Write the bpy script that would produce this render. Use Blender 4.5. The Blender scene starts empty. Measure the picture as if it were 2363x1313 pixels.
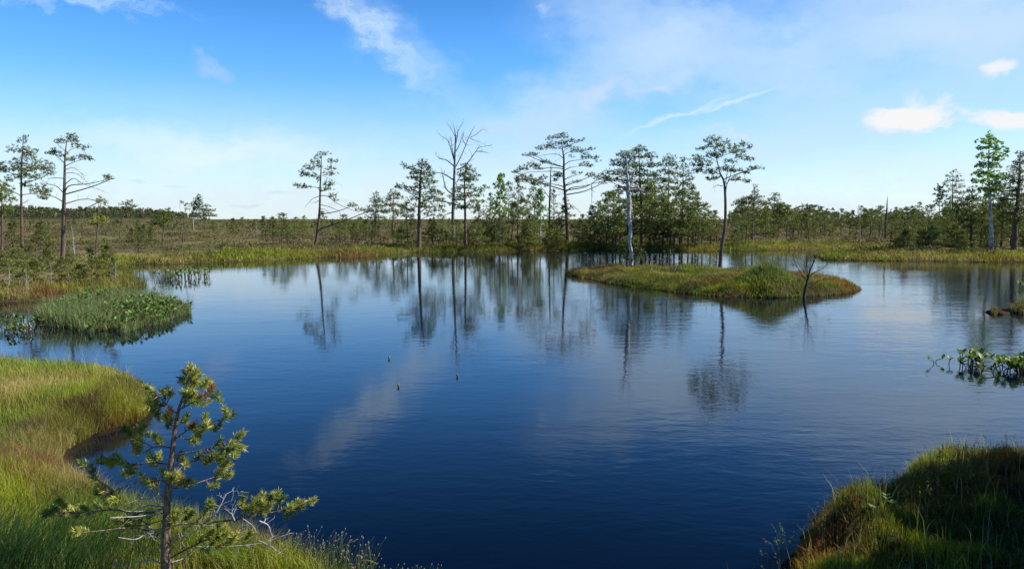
import bpy, math, random
import numpy as np

# ------------------------------------------------------------------ camera, world, sun
sc = bpy.context.scene
COL = sc.collection
W0, H0, F0 = 2363.0, 1313.0, 1819.0        # photograph size and focal length in its pixels
HZ = 505.0                                 # eye level in the photograph
CAMZ = 2.3
PITCH = math.atan((H0 / 2 - HZ) / F0)
cam_d = bpy.data.cameras.new('camera')
cam = bpy.data.objects.new('camera', cam_d)
COL.objects.link(cam)
cam_d.sensor_fit = 'HORIZONTAL'
cam_d.sensor_width = 36.0
cam_d.lens = 36.0 * F0 / W0
cam_d.clip_start = 0.05
cam_d.clip_end = 20000.0
cam.location = (0, 0, CAMZ)
cam.rotation_euler = (math.pi / 2 - PITCH, 0, 0)
sc.camera = cam

SUN_AZ, SUN_EL = 90.0, 40.0                # clockwise from the view direction, above the horizon
SKY_STRENGTH = 0.10

def ray(px, py):
    u, v = (px - W0 / 2) / F0, -(py - H0 / 2) / F0
    c, s = math.cos(PITCH), math.sin(PITCH)
    return u, c + v * s, -s + v * c        # x, y, z of the direction

def G(px, py, z=0.0):
    x, y, zz = ray(px, py)
    t = (z - CAMZ) / min(zz, -1e-4)
    return x * t, y * t

def P(px, py, Y):
    x, y, z = ray(px, py)
    t = Y / y
    return np.array((x * t, Y, CAMZ + z * t))

def node(nt, typ, **kw):
    n = nt.nodes.new(typ)
    for k, v in kw.items():
        if k.startswith('i_'):
            key = k[2:]
            n.inputs[int(key) if key.isdigit() else key].default_value = v
        else:
            setattr(n, k, v)
    return n

def build_world():
    w = bpy.data.worlds.new("World"); sc.world = w; w.use_nodes = True
    nt = w.node_tree; nt.nodes.clear(); L = nt.links.new
    out = node(nt, 'ShaderNodeOutputWorld')
    bg = node(nt, 'ShaderNodeBackground'); bg.inputs[1].default_value = SKY_STRENGTH
    L(bg.outputs[0], out.inputs[0])
    sky = node(nt, 'ShaderNodeTexSky', sky_type='NISHITA', sun_disc=False)
    sky.sun_elevation = math.radians(SUN_EL); sky.sun_rotation = math.radians(SUN_AZ)
    sky.air_density = 1.0; sky.dust_density = 0.15; sky.ozone_density = 2.2; sky.altitude = 50
    tint = node(nt, 'ShaderNodeMix', data_type='RGBA', blend_type='MULTIPLY')
    tint.inputs[0].default_value = 1.0
    tint.inputs[7].default_value = (0.82, 0.985, 1.26, 1)
    L(sky.outputs[0], tint.inputs[6])
    hs = node(nt, 'ShaderNodeHueSaturation'); hs.inputs['Saturation'].default_value = 1.20
    hs.inputs['Value'].default_value = 1.0
    L(tint.outputs[2], hs.inputs['Color'])
    cur0 = hs.outputs[0]
    tc = node(nt, 'ShaderNodeTexCoord')
    sep = node(nt, 'ShaderNodeSeparateXYZ'); L(tc.outputs['Generated'], sep.inputs[0])
    def m(op, a, b=None, c=None):
        n = node(nt, 'ShaderNodeMath', operation=op)
        for i, q in enumerate((a, b, c)):
            if q is None: continue
            if isinstance(q, (int, float)): n.inputs[i].default_value = q
            else: L(q, n.inputs[i])
        return n.outputs[0]
    az = m('ARCTAN2', sep.outputs[0], sep.outputs[1])
    el = m('ARCSINE', sep.outputs[2])
    dk = node(nt, 'ShaderNodeMapRange', interpolation_type='SMOOTHSTEP'); L(el, dk.inputs[0])
    dk.inputs[1].default_value = 0.18; dk.inputs[2].default_value = 0.48; dk.inputs[3].default_value = 1.0; dk.inputs[4].default_value = 0.27
    dsc = node(nt, 'ShaderNodeVectorMath', operation='SCALE'); L(cur0, dsc.inputs[0]); L(dk.outputs[0], dsc.inputs['Scale'])
    cur = dsc.outputs[0]
    comb = node(nt, 'ShaderNodeCombineXYZ'); L(az, comb.inputs[0]); L(el, comb.inputs[1])
    def noise(scale, detail, rough, vec, sx=1, sy=1, rot=0, loc=(0, 0, 0), dist=0.0):
        mp = node(nt, 'ShaderNodeMapping', vector_type='POINT')
        mp.inputs['Scale'].default_value = (sx, sy, 1); mp.inputs['Rotation'].default_value = (0, 0, rot)
        mp.inputs['Location'].default_value = loc
        L(vec, mp.inputs[0])
        n = node(nt, 'ShaderNodeTexNoise'); n.inputs['Scale'].default_value = scale
        n.inputs['Detail'].default_value = detail; n.inputs['Roughness'].default_value = rough
        n.inputs['Distortion'].default_value = dist
        L(mp.outputs[0], n.inputs['Vector'])
        return n
    # warp of the sky coordinates gives the clouds torn edges
    wn = noise(14, 5, 0.6, comb.outputs[0], 1, 1.6)
    sub = node(nt, 'ShaderNodeVectorMath', operation='SUBTRACT'); L(wn.outputs['Color'], sub.inputs[0])
    sub.inputs[1].default_value = (0.5, 0.5, 0.5)
    def warped(k):
        sc_ = node(nt, 'ShaderNodeVectorMath', operation='SCALE'); L(sub.outputs[0], sc_.inputs[0]); sc_.inputs['Scale'].default_value = k
        ad = node(nt, 'ShaderNodeVectorMath', operation='ADD'); L(comb.outputs[0], ad.inputs[0]); L(sc_.outputs[0], ad.inputs[1])
        return ad.outputs[0]
    wide, tight = warped(0.11), warped(0.035)
    streak = noise(26, 6, 0.62, wide, 0.35, 1.6, 0.35).outputs[0]
    puff = noise(38, 6, 0.6, tight, 1, 1.5).outputs[0]
    soft = noise(7, 5, 0.55, wide, 0.8, 1.8, -0.2).outputs[0]
    def blob(px, py, a, b, rot, alpha, col, kind):
        nonlocal cur
        x, y, z = ray(px, py)
        r = math.sqrt(x * x + y * y)
        caz, cel = math.atan2(x, y), math.atan2(z, r)
        k = 1.0 / (1 + (px - W0 / 2) ** 2 / F0 ** 2)
        mp = node(nt, 'ShaderNodeMapping', vector_type='TEXTURE')
        mp.inputs['Location'].default_value = (caz, cel, 0)
        mp.inputs['Rotation'].default_value = (0, 0, math.radians(rot))
        mp.inputs['Scale'].default_value = (a / F0 * k, b / F0 * math.sqrt(k), 1)
        L(tight if kind in ('puff', 'trail') else wide, mp.inputs[0])
        ln = node(nt, 'ShaderNodeVectorMath', operation='LENGTH'); L(mp.outputs[0], ln.inputs[0])
        if kind == 'puff':
            v = m('ADD', ln.outputs['Value'], m('MULTIPLY', m('SUBTRACT', puff, 0.5), -1.6))
            lo, hi = 1.22, 0.45
        elif kind == 'trail':
            v = m('ADD', ln.outputs['Value'], m('MULTIPLY', m('SUBTRACT', streak, 0.5), -0.6)); lo, hi = 1.6, -0.2
        elif kind == 'cirrus':
            fil = noise(1.6, 6, 0.62, mp.outputs[0], 0.8, 1.5, 0, (px * 0.01, 0, 0), 0.4).outputs[0]
            v = m('ADD', ln.outputs['Value'], m('MULTIPLY', m('SUBTRACT', fil, 0.5), -3.0)); lo, hi = 1.7, -0.5
        else:
            v = m('ADD', ln.outputs['Value'], m('MULTIPLY', m('SUBTRACT', soft, 0.5), -1.1)); lo, hi = 1.7, -0.1
        mr = node(nt, 'ShaderNodeMapRange', interpolation_type='SMOOTHSTEP')
        L(v, mr.inputs[0]); mr.inputs[1].default_value = lo; mr.inputs[2].default_value = hi
        mr.inputs[3].default_value = 0; mr.inputs[4].default_value = alpha
        mx = node(nt, 'ShaderNodeMix', data_type='RGBA')
        L(mr.outputs[0], mx.inputs[0]); L(cur, mx.inputs[6]); mx.inputs[7].default_value = tuple(c / SKY_STRENGTH for c in col) + (1,)
        cur = mx.outputs[2]
    white, veil, warm = (0.57, 0.57, 0.56), (0.36, 0.48, 0.61), (0.47, 0.48, 0.53)
    # pale air low over the bog
    e = m('ABSOLUTE', el)
    hz = node(nt, 'ShaderNodeMapRange', interpolation_type='SMOOTHSTEP'); L(e, hz.inputs[0])
    hz.inputs[1].default_value = 0.185; hz.inputs[2].default_value = 0.0; hz.inputs[3].default_value = 0; hz.inputs[4].default_value = 0.92
    bands = noise(6, 5, 0.6, wide, 0.7, 4.0).outputs[0]
    bf = node(nt, 'ShaderNodeMapRange'); L(bands, bf.inputs[0]); bf.inputs[1].default_value = 0.3; bf.inputs[2].default_value = 0.62
    bf.inputs[3].default_value = 0.45; bf.inputs[4].default_value = 1.0
    f = m('MULTIPLY', hz.outputs[0], bf.outputs[0])
    mx = node(nt, 'ShaderNodeMix', data_type='RGBA'); L(f, mx.inputs[0]); L(cur, mx.inputs[6])
    mx.inputs[7].default_value = tuple(c / SKY_STRENGTH for c in (0.45, 0.52, 0.57)) + (1,)
    cur = mx.outputs[2]
    blob(2200, 60, 520, 175, 0, 0.9, (0.37, 0.48, 0.60), 'soft')
    blob(1570, 95, 300, 95, -14, 0.8, veil, 'soft')
    blob(1290, 250, 260, 70, 22, 0.72, veil, 'soft')
    blob(1900, 300, 330, 60, 6, 0.5, veil, 'soft')
    blob(845, 65, 165, 27, -37, 0.62, (0.40, 0.50, 0.58), 'cirrus')
    blob(900, 90, 190, 45, -33, 0.35, (0.42, 0.54, 0.66), 'soft')
    blob(190, 2, 190, 18, -3, 0.5, (0.42, 0.54, 0.65), 'cirrus')
    blob(520, 345, 300, 42, 0, 0.6, (0.52, 0.59, 0.63), 'soft')
    blob(490, 142, 40, 16, -10, 0.3, (0.42, 0.46, 0.60), 'soft')
    blob(1560, 268, 120, 5, 17, 0.68, (0.46, 0.56, 0.62), 'trail')
    blob(1690, 236, 100, 4, 15, 0.68, (0.46, 0.56, 0.62), 'trail')
    blob(2105, 268, 112, 36, -2, 0.97, white, 'puff')
    blob(2330, 280, 95, 24, -6, 0.93, white, 'puff')
    blob(2300, 162, 48, 20, 0, 0.8, white, 'puff')
    blob(1500, 184, 42, 16, 0, 0.45, warm, 'soft')
    blob(1700, 314, 62, 9, 0, 0.5, warm, 'soft')
    blob(1770, 347, 30, 9, 0, 0.4, warm, 'soft')
    blob(1400, 205, 60, 22, 10, 0.4, warm, 'soft')
    blob(1272, 46, 22, 10, 0, 0.5, veil, 'soft')
    blob(1142, 308, 28, 10, 0, 0.35, (0.38, 0.43, 0.52), 'puff')
    for cx, cy, a in ((325, 424, 20), (400, 429, 32), (640, 442, 18), (795, 452, 22), (570, 468, 50)):
        blob(cx, cy, a, 4, 0, 0.4, (0.36, 0.44, 0.54), 'puff')
    L(cur, bg.inputs[0])
    w.cycles.sampling_method = 'MANUAL'; w.cycles.sample_map_resolution = 512
build_world()

sun_d = bpy.data.lights.new('sun', 'SUN'); sun_d.energy = 4.8; sun_d.angle = math.radians(0.5)
sun_d.color = (1.0, 0.95, 0.86)
sun = bpy.data.objects.new('sun', sun_d); COL.objects.link(sun)
a_, e_ = math.radians(SUN_AZ), math.radians(SUN_EL)
SUNV = (math.sin(a_) * math.cos(e_), math.cos(a_) * math.cos(e_), math.sin(e_))
from mathutils import Vector
sun.rotation_euler = Vector(SUNV).to_track_quat('Z', 'Y').to_euler()
sun.location = (30, 10, 40)

sc.view_settings.view_transform = 'Standard'
sc.view_settings.look = 'None'
sc.view_settings.exposure = 0.72
sc.view_settings.gamma = 1.0
sc.render.engine = 'CYCLES'
sc.cycles.max_bounces = 6
sc.cycles.diffuse_bounces = 3
sc.cycles.glossy_bounces = 3
sc.cycles.transmission_bounces = 4
sc.cycles.transparent_max_bounces = 4
sc.cycles.caustics_reflective = False
sc.cycles.caustics_refractive = False
sc.cycles.use_denoising = True

# ------------------------------------------------------------------ helpers
rng = np.random.default_rng(7)
random.seed(7)

def tag(o, label=None, cat=None, group=None, kind=None):
    if label: o['label'] = label
    if cat: o['category'] = cat
    if group: o['group'] = group
    if kind: o['kind'] = kind
    return o

def empty(name, loc=(0, 0, 0)):
    o = bpy.data.objects.new(name, None); COL.objects.link(o); o.location = [float(c) for c in loc]
    o.empty_display_size = 0.2
    return o

def lattice(ix, iy, seed):
    h = (ix.astype(np.int64) * 374761393 + iy.astype(np.int64) * 668265263 + seed * 974634777) & 0xffffffff
    h = ((h ^ (h >> 13)) * 1274126177) & 0xffffffff
    h = h ^ (h >> 16)
    return (h & 0xffff) / 65535.0

def vnoise(x, y, scale, seed=0):
    x = np.asarray(x, float) / scale; y = np.asarray(y, float) / scale
    ix, iy = np.floor(x), np.floor(y)
    fx, fy = x - ix, y - iy
    fx = fx * fx * (3 - 2 * fx); fy = fy * fy * (3 - 2 * fy)
    a = lattice(ix, iy, seed); b = lattice(ix + 1, iy, seed); c = lattice(ix, iy + 1, seed); d = lattice(ix + 1, iy + 1, seed)
    return (a * (1 - fx) + b * fx) * (1 - fy) + (c * (1 - fx) + d * fx) * fy

def fbm(x, y, scale, seed=0, octv=4):
    s, a, t = 0, 1.0, 0
    for i in range(octv):
        s = s + a * vnoise(x, y, scale / 2 ** i, seed + i * 17); t += a; a *= 0.5
    return s / t

def sstep(a, b, x):
    t = np.clip((x - a) / (b - a), 0, 1)
    return t * t * (3 - 2 * t)

class Acc:
    """collects vertices, faces and per-vertex colours of one mesh"""
    def __init__(s): s.v, s.t, s.q, s.c, s.n = [], [], [], [], 0
    def add(s, v, tris=None, quads=None, col=(1, 1, 1)):
        v = np.asarray(v, float).reshape(-1, 3)
        c = np.asarray(col, float)
        if c.ndim == 1: c = np.tile(c, (len(v), 1))
        s.v.append(v); s.c.append(c)
        if tris is not None and len(tris): s.t.append(np.asarray(tris, np.int64) + s.n)
        if quads is not None and len(quads): s.q.append(np.asarray(quads, np.int64) + s.n)
        s.n += len(v)
    def tube(s, pts, rad, sides=6, col=(1, 1, 1), rough=0.0):
        pts = np.asarray(pts, float); n = len(pts)
        rad = np.asarray(rad, float)
        d = np.gradient(pts, axis=0); d /= (np.linalg.norm(d, axis=1)[:, None] + 1e-9)
        ref = np.array((0.31, 0.87, 0.38)) if abs(d[:, 2]).mean() > 0.7 else np.array((0.1, 0.15, 1.0))
        a = np.cross(d, ref); a /= (np.linalg.norm(a, axis=1)[:, None] + 1e-9)
        b = np.cross(d, a)
        th = np.arange(sides) * 2 * math.pi / sides
        rr = rad[:, None] * (1 + (rough * rng.uniform(-1, 1, (n, sides)) if rough else 0))
        ring = pts[:, None] + rr[..., None] * (np.cos(th)[None, :, None] * a[:, None] + np.sin(th)[None, :, None] * b[:, None])
        v = ring.reshape(-1, 3)
        i = np.arange(n - 1)[:, None] * sides; j = np.arange(sides)[None]; k = (j + 1) % sides
        q = np.stack([i + j, i + k, i + sides + k, i + sides + j], -1).reshape(-1, 4)
        v = np.vstack([v, pts[-1] + d[-1] * rad[-1]])
        top = (n - 1) * sides
        t = [(top + x, top + (x + 1) % sides, n * sides) for x in range(sides)]
        s.add(v, t, q, col)
    def build(s, name, mat, parent=None, origin=(0, 0, 0), smooth=False):
        v = np.vstack(s.v) - np.asarray(origin, float); c = np.vstack(s.c)
        t = np.vstack(s.t) if s.t else np.zeros((0, 3), np.int64)
        q = np.vstack(s.q) if s.q else np.zeros((0, 4), np.int64)
        me = bpy.data.meshes.new(name)
        me.vertices.add(len(v)); me.vertices.foreach_set('co', v.astype(np.float32).ravel())
        nl = len(t) * 3 + len(q) * 4
        me.loops.add(nl)
        me.loops.foreach_set('vertex_index', np.concatenate([t.ravel(), q.ravel()]).astype(np.int32))
        me.polygons.add(len(t) + len(q))
        st = np.concatenate([np.arange(len(t)) * 3, len(t) * 3 + np.arange(len(q)) * 4]).astype(np.int32)
        me.polygons.foreach_set('loop_start', st)
        if smooth: me.polygons.foreach_set('use_smooth', np.ones(len(t) + len(q), bool))
        at = me.color_attributes.new('Col', 'FLOAT_COLOR', 'POINT')
        at.data.foreach_set('color', np.hstack([c, np.ones((len(c), 1))]).astype(np.float32).ravel())
        me.update(calc_edges=True); me.validate()
        me.materials.append(mat)
        o = bpy.data.objects.new(name, me); COL.objects.link(o)
        if parent is not None: o.parent = parent
        return o

def unit(v): return v / (np.linalg.norm(v, axis=-1, keepdims=True) + 1e-9)

def smooth_path(pts, k=4):
    """Catmull-Rom through the points"""
    p = np.asarray(pts, float)
    if len(p) < 3: return np.array([p[0] + (p[-1] - p[0]) * t for t in np.linspace(0, 1, k + 1)])
    e = np.vstack([2 * p[0] - p[1], p, 2 * p[-1] - p[-2]])
    out = []
    for i in range(1, len(e) - 2):
        a, b, c, d = e[i - 1:i + 3]
        for t in np.linspace(0, 1, k, endpoint=False):
            out.append(0.5 * (2 * b + (c - a) * t + (2 * a - 5 * b + 4 * c - d) * t * t + (3 * b - a - 3 * c + d) * t ** 3))
    out.append(p[-1]); return np.array(out)

# ------------------------------------------------------------------ materials
def mat_base(name):
    m = bpy.data.materials.new(name); m.use_nodes = True
    nt = m.node_tree; nt.nodes.clear()
    out = node(nt, 'ShaderNodeOutputMaterial')
    return m, nt, out

def foliage_mat(name, trans=0.35, rough=0.55, spec=0.25, var=0.35, scale=0.8):
    """leaf colour comes from the plant's own tint, varied by world-space noise"""
    m, nt, out = mat_base(name); L = nt.links.new
    at = node(nt, 'ShaderNodeAttribute', attribute_name='Col')
    geo = node(nt, 'ShaderNodeNewGeometry')
    nz = node(nt, 'ShaderNodeTexNoise'); nz.inputs['Scale'].default_value = scale; nz.inputs['Detail'].default_value = 4
    L(geo.outputs['Position'], nz.inputs['Vector'])
    mr = node(nt, 'ShaderNodeMapRange'); L(nz.outputs[0], mr.inputs[0])
    mr.inputs[1].default_value = 0.3; mr.inputs[2].default_value = 0.7; mr.inputs[3].default_value = 1 - var; mr.inputs[4].default_value = 1 + var
    mul = node(nt, 'ShaderNodeVectorMath', operation='SCALE'); L(at.outputs['Color'], mul.inputs[0]); L(mr.outputs[0], mul.inputs['Scale'])
    pb = node(nt, 'ShaderNodeBsdfPrincipled'); L(mul.outputs[0], pb.inputs['Base Color'])
    pb.inputs['Roughness'].default_value = rough; pb.inputs['Specular IOR Level'].default_value = spec
    tr = node(nt, 'ShaderNodeBsdfTranslucent')
    tn = node(nt, 'ShaderNodeMix', data_type='RGBA', blend_type='MULTIPLY'); tn.inputs[0].default_value = 1
    L(mul.outputs[0], tn.inputs[6]); tn.inputs[7].default_value = (1.25, 1.3, 0.6, 1)
    L(tn.outputs[2], tr.inputs['Color'])
    mx = node(nt, 'ShaderNodeMixShader'); mx.inputs[0].default_value = trans
    L(pb.outputs[0], mx.inputs[1]); L(tr.outputs[0], mx.inputs[2]); L(mx.outputs[0], out.inputs[0])
    return m

def bark_mat(name, c1, c2, scale=14, stretch=0.25, bump=0.6, rough=0.85):
    m, nt, out = mat_base(name); L = nt.links.new
    tc = node(nt, 'ShaderNodeTexCoord')
    mp = node(nt, 'ShaderNodeMapping'); mp.inputs['Scale'].default_value = (1, 1, stretch); L(tc.outputs['Object'], mp.inputs[0])
    nz = node(nt, 'ShaderNodeTexNoise'); nz.inputs['Scale'].default_value = scale; nz.inputs['Detail'].default_value = 5; nz.inputs['Roughness'].default_value = 0.65
    L(mp.outputs[0], nz.inputs['Vector'])
    cr = node(nt, 'ShaderNodeValToRGB'); cr.color_ramp.elements[0].position = 0.35; cr.color_ramp.elements[1].position = 0.65
    cr.color_ramp.elements[0].color = c1 + (1,); cr.color_ramp.elements[1].color = c2 + (1,)
    L(nz.outputs[0], cr.inputs[0])
    at = node(nt, 'ShaderNodeAttribute', attribute_name='Col')
    mu = node(nt, 'ShaderNodeMix', data_type='RGBA', blend_type='MULTIPLY'); mu.inputs[0].default_value = 1
    L(cr.outputs[0], mu.inputs[6]); L(at.outputs['Color'], mu.inputs[7])
    pb = node(nt, 'ShaderNodeBsdfPrincipled'); pb.inputs['Roughness'].default_value = rough; pb.inputs['Specular IOR Level'].default_value = 0.15
    L(mu.outputs[2], pb.inputs['Base Color'])
    bp = node(nt, 'ShaderNodeBump'); bp.inputs['Strength'].default_value = bump; bp.inputs['Distance'].default_value = 0.02
    L(nz.outputs[0], bp.inputs['Height']); L(bp.outputs[0], pb.inputs['Normal'])
    L(pb.outputs[0], out.inputs[0])
    return m

M_NEEDLE = foliage_mat('pine_needles', 0.22, 0.5, 0.35, 0.3, 0.9)
M_NEARNEEDLE = foliage_mat('near_pine_needles', 0.25, 0.42, 0.45, 0.18, 9)
M_LEAF = foliage_mat('birch_leaves', 0.42, 0.45, 0.35, 0.25, 1.2)
M_GRASS = foliage_mat('sedge_blades', 0.42, 0.5, 0.3, 0.28, 1.6)
M_WATERLEAF = foliage_mat('bogbean_leaves', 0.3, 0.5, 0.3, 0.2, 6)
M_SHRUB = foliage_mat('heather', 0.2, 0.7, 0.15, 0.35, 1.2)
M_BARK = bark_mat('pine_bark', (0.055, 0.042, 0.034), (0.17, 0.125, 0.10))
M_GREYWOOD = bark_mat('dead_wood', (0.16, 0.15, 0.145), (0.40, 0.38, 0.36), 20, 0.15, 0.4)
M_DARKWOOD = bark_mat('wet_dead_wood', (0.035, 0.03, 0.028), (0.10, 0.088, 0.08), 20, 0.2, 0.4)
M_BIRCH = bark_mat('birch_bark', (0.10, 0.09, 0.09), (0.62, 0.59, 0.57), 4.5, 0.9, 0.3)
M_SAPBARK = bark_mat('young_pine_bark', (0.05, 0.038, 0.032), (0.34, 0.23, 0.17), 60, 0.35, 0.8)

def ground_mat():
    m, nt, out = mat_base('bog_moss'); L = nt.links.new
    at = node(nt, 'ShaderNodeAttribute', attribute_name='Col')
    geo = node(nt, 'ShaderNodeNewGeometry')
    n1 = node(nt, 'ShaderNodeTexNoise'); n1.inputs['Scale'].default_value = 0.35; n1.inputs['Detail'].default_value = 10; n1.inputs['Roughness'].default_value = 0.7
    L(geo.outputs['Position'], n1.inputs['Vector'])
    n2 = node(nt, 'ShaderNodeTexNoise'); n2.inputs['Scale'].default_value = 7; n2.inputs['Detail'].default_value = 8; n2.inputs['Roughness'].default_value = 0.7
    L(geo.outputs['Position'], n2.inputs['Vector'])
    mr = node(nt, 'ShaderNodeMapRange'); L(n1.outputs[0], mr.inputs[0]); mr.inputs[1].default_value = 0.32; mr.inputs[2].default_value = 0.68; mr.inputs[3].default_value = 0.5; mr.inputs[4].default_value = 1.5
    mr2 = node(nt, 'ShaderNodeMapRange'); L(n2.outputs[0], mr2.inputs[0]); mr2.inputs[1].default_value = 0.3; mr2.inputs[2].default_value = 0.7; mr2.inputs[3].default_value = 0.55; mr2.inputs[4].default_value = 1.4
    mm = node(nt, 'ShaderNodeMath', operation='MULTIPLY'); L(mr.outputs[0], mm.inputs[0]); L(mr2.outputs[0], mm.inputs[1])
    sv = node(nt, 'ShaderNodeVectorMath', operation='SCALE'); L(at.outputs['Color'], sv.inputs[0]); L(mm.outputs[0], sv.inputs['Scale'])
    pb = node(nt, 'ShaderNodeBsdfPrincipled'); pb.inputs['Roughness'].default_value = 0.95; pb.inputs['Specular IOR Level'].default_value = 0.08
    L(sv.outputs[0], pb.inputs['Base Color'])
    bp = node(nt, 'ShaderNodeBump'); bp.inputs['Strength'].default_value = 0.8; bp.inputs['Distance'].default_value = 0.06
    L(n2.outputs[0], bp.inputs['Height']); L(bp.outputs[0], pb.inputs['Normal'])
    L(pb.outputs[0], out.inputs[0])
    return m
M_GROUND = ground_mat()

def water_mat():
    m, nt, out = mat_base('pond_water'); L = nt.links.new
    geo = node(nt, 'ShaderNodeNewGeometry')
    def nz(scale, sx, sy, rot, detail, rough=0.5, dist=0.0):
        mp = node(nt, 'ShaderNodeMapping'); mp.inputs['Scale'].default_value = (sx, sy, 1); mp.inputs['Rotation'].default_value = (0, 0, rot)
        L(geo.outputs['Position'], mp.inputs[0])
        n = node(nt, 'ShaderNodeTexNoise'); n.inputs['Scale'].default_value = scale; n.inputs['Detail'].default_value = detail
        n.inputs['Roughness'].default_value = rough; n.inputs['Distortion'].default_value = dist
        L(mp.outputs[0], n.inputs['Vector']); return n.outputs[0]
    def mth(op, a, b):
        n = node(nt, 'ShaderNodeMath', operation=op)
        for i, q in enumerate((a, b)):
            if isinstance(q, (int, float)): n.inputs[i].default_value = q
            else: L(q, n.inputs[i])
        return n.outputs[0]
    fine = nz(7.0, 0.55, 1.0, 0.15, 3, 0.55, 0.3)
    mid = nz(2.4, 0.5, 1.0, -0.12, 3, 0.55, 0.2)
    big = nz(0.5, 0.6, 1.0, 0.3, 2)
    patch = nz(0.11, 0.5, 1.0, 0.25, 4, 0.6)
    sep = node(nt, 'ShaderNodeSeparateXYZ'); L(geo.outputs['Position'], sep.inputs[0])
    gx = node(nt, 'ShaderNodeMapRange', interpolation_type='SMOOTHSTEP'); L(sep.outputs[0], gx.inputs[0])
    gx.inputs[1].default_value = -8; gx.inputs[2].default_value = 12; gx.inputs[3].default_value = 0.35; gx.inputs[4].default_value = 1.15
    gp = node(nt, 'ShaderNodeMapRange', interpolation_type='SMOOTHSTEP'); L(patch, gp.inputs[0])
    gp.inputs[1].default_value = 0.38; gp.inputs[2].default_value = 0.62; gp.inputs[3].default_value = 0.35; gp.inputs[4].default_value = 1.15
    amp = mth('MULTIPLY', gx.outputs[0], gp.outputs[0])
    hgt = mth('ADD', mth('MULTIPLY', fine, 0.0040), mth('ADD', mth('MULTIPLY', mid, 0.0066), mth('MULTIPLY', big, 0.004)))
    hgt = mth('MULTIPLY', hgt, amp)
    bp = node(nt, 'ShaderNodeBump'); bp.inputs['Strength'].default_value = 1.0; bp.inputs['Distance'].default_value = 1.0
    L(hgt, bp.inputs['Height'])
    pb = node(nt, 'ShaderNodeBsdfPrincipled')
    pb.inputs['Base Color'].default_value = (0.0006, 0.0030, 0.0115, 1)
    pb.inputs['Roughness'].default_value = 0.03; pb.inputs['IOR'].default_value = 1.33
    pb.inputs['Specular Tint'].default_value = (0.62, 0.82, 1.0, 1)
    L(bp.outputs[0], pb.inputs['Normal'])
    L(pb.outputs[0], out.inputs[0])
    return m
M_WATER = water_mat()

# ------------------------------------------------------------------ terrain
def poly(pts): return np.array([G(*p) if len(p) == 2 else p[:2] for p in pts])

POND = poly([(900, 1440), (800, 1370), (690, 1318), (560, 1262), (430, 1228), (300, 1200), (190, 1150), (160, 1120), (178, 1045),
             (235, 1005), (335, 972), (350, 925), (325, 893), (250, 868), (130, 852), (0, 842), (-500, 822), (-900, 815),
             (-900, 700), (-400, 700), (0, 697), (100, 692), (200, 676), (306, 664), (318, 642), (296, 624), (292, 611),
             (400, 609), (500, 606), (600, 602), (700, 598), (800, 593), (900, 588), (950, 583), (1080, 582), (1200, 580),
             (1300, 579), (1420, 579), (1600, 579), (1760, 578), (1890, 577), (1885, 590), (1905, 599), (2000, 602), (2100, 603), (2250, 604),
             (2363, 606), (2700, 612), (3600, 650), (3600, 1000), (2700, 1075), (2363, 1085), (2170, 1098), (2100, 1115), (2080, 1140), (2068, 1168),
             (1990, 1172), (1900, 1186), (1864, 1232), (1832, 1290), (1800, 1360), (1780, 1430)])
ISLE = poly([(1303, 634), (1345, 643), (1450, 662), (1530, 671), (1650, 684), (1780, 689), (1880, 686), (1960, 677),
             (1968, 667), (1930, 655), (1860, 644), (1750, 636), (1600, 628), (1420, 625), (1350, 627)])
MAT = poly([(88, 738), (120, 755), (160, 758), (200, 768), (245, 762), (290, 768), (330, 752), (365, 750), (398, 734), (438, 724), (436, 716), (395, 712), (370, 700),
            (320, 702), (250, 690), (190, 700), (140, 712)])
TUS1 = poly([(2330, 722), (2363, 727), (2420, 726), (2430, 712), (2363, 708), (2335, 712)])
TUS2 = poly([(2285, 724), (2298, 728), (2308, 722), (2298, 717)])

def sdist(pl, x, y):
    """distance to a polygon's edge, positive inside"""
    x = np.asarray(x, float); y = np.asarray(y, float)
    d = np.full(x.shape, 1e18); ins = np.zeros(x.shape, bool)
    n = len(pl)
    for i in range(n):
        ax, ay = pl[i]; bx, by = pl[(i + 1) % n]
        ex, ey = bx - ax, by - ay
        t = np.clip(((x - ax) * ex + (y - ay) * ey) / (ex * ex + ey * ey + 1e-12), 0, 1)
        d = np.minimum(d, (x - ax - t * ex) ** 2 + (y - ay - t * ey) ** 2)
        cond = ((ay > y) != (by > y))
        with np.errstate(divide='ignore', invalid='ignore'):
            xi = ex * (y - ay) / (ey if ey != 0 else 1e-12) + ax
        ins ^= cond & (x < xi)
    d = np.sqrt(d)
    return np.where(ins, d, -d)

BUMPS = []   # x, y, radius x, radius y, height
def bump(px, py, rx, ry, h, z=0.3):
    x, y = G(px, py, z); BUMPS.append((x, y, rx, ry, h))
bump(1778, 655, 0.75, 1.1, 0.52)
bump(1600, 645, 0.5, 0.7, 0.12)
bump(1480, 640, 0.4, 0.6, 0.10)
bump(1690, 660, 0.4, 0.5, 0.10)
bump(1900, 668, 0.4, 0.5, 0.08)
bump(2230, 1095, 0.42, 0.24, 0.14, 0.4)
bump(2400, 1120, 0.4, 0.3, 0.12, 0.4)
bump(1985, 1205, 0.27, 0.20, 0.22, 0.3)
bump(2230, 1300, 0.22, 0.16, 0.10, 0.3)
bump(1900, 1330, 0.20, 0.15, 0.10, 0.3)
bump(60, 1100, 0.9, 0.9, 0.10)
bump(120, 900, 1.2, 1.0, 0.10)

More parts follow.
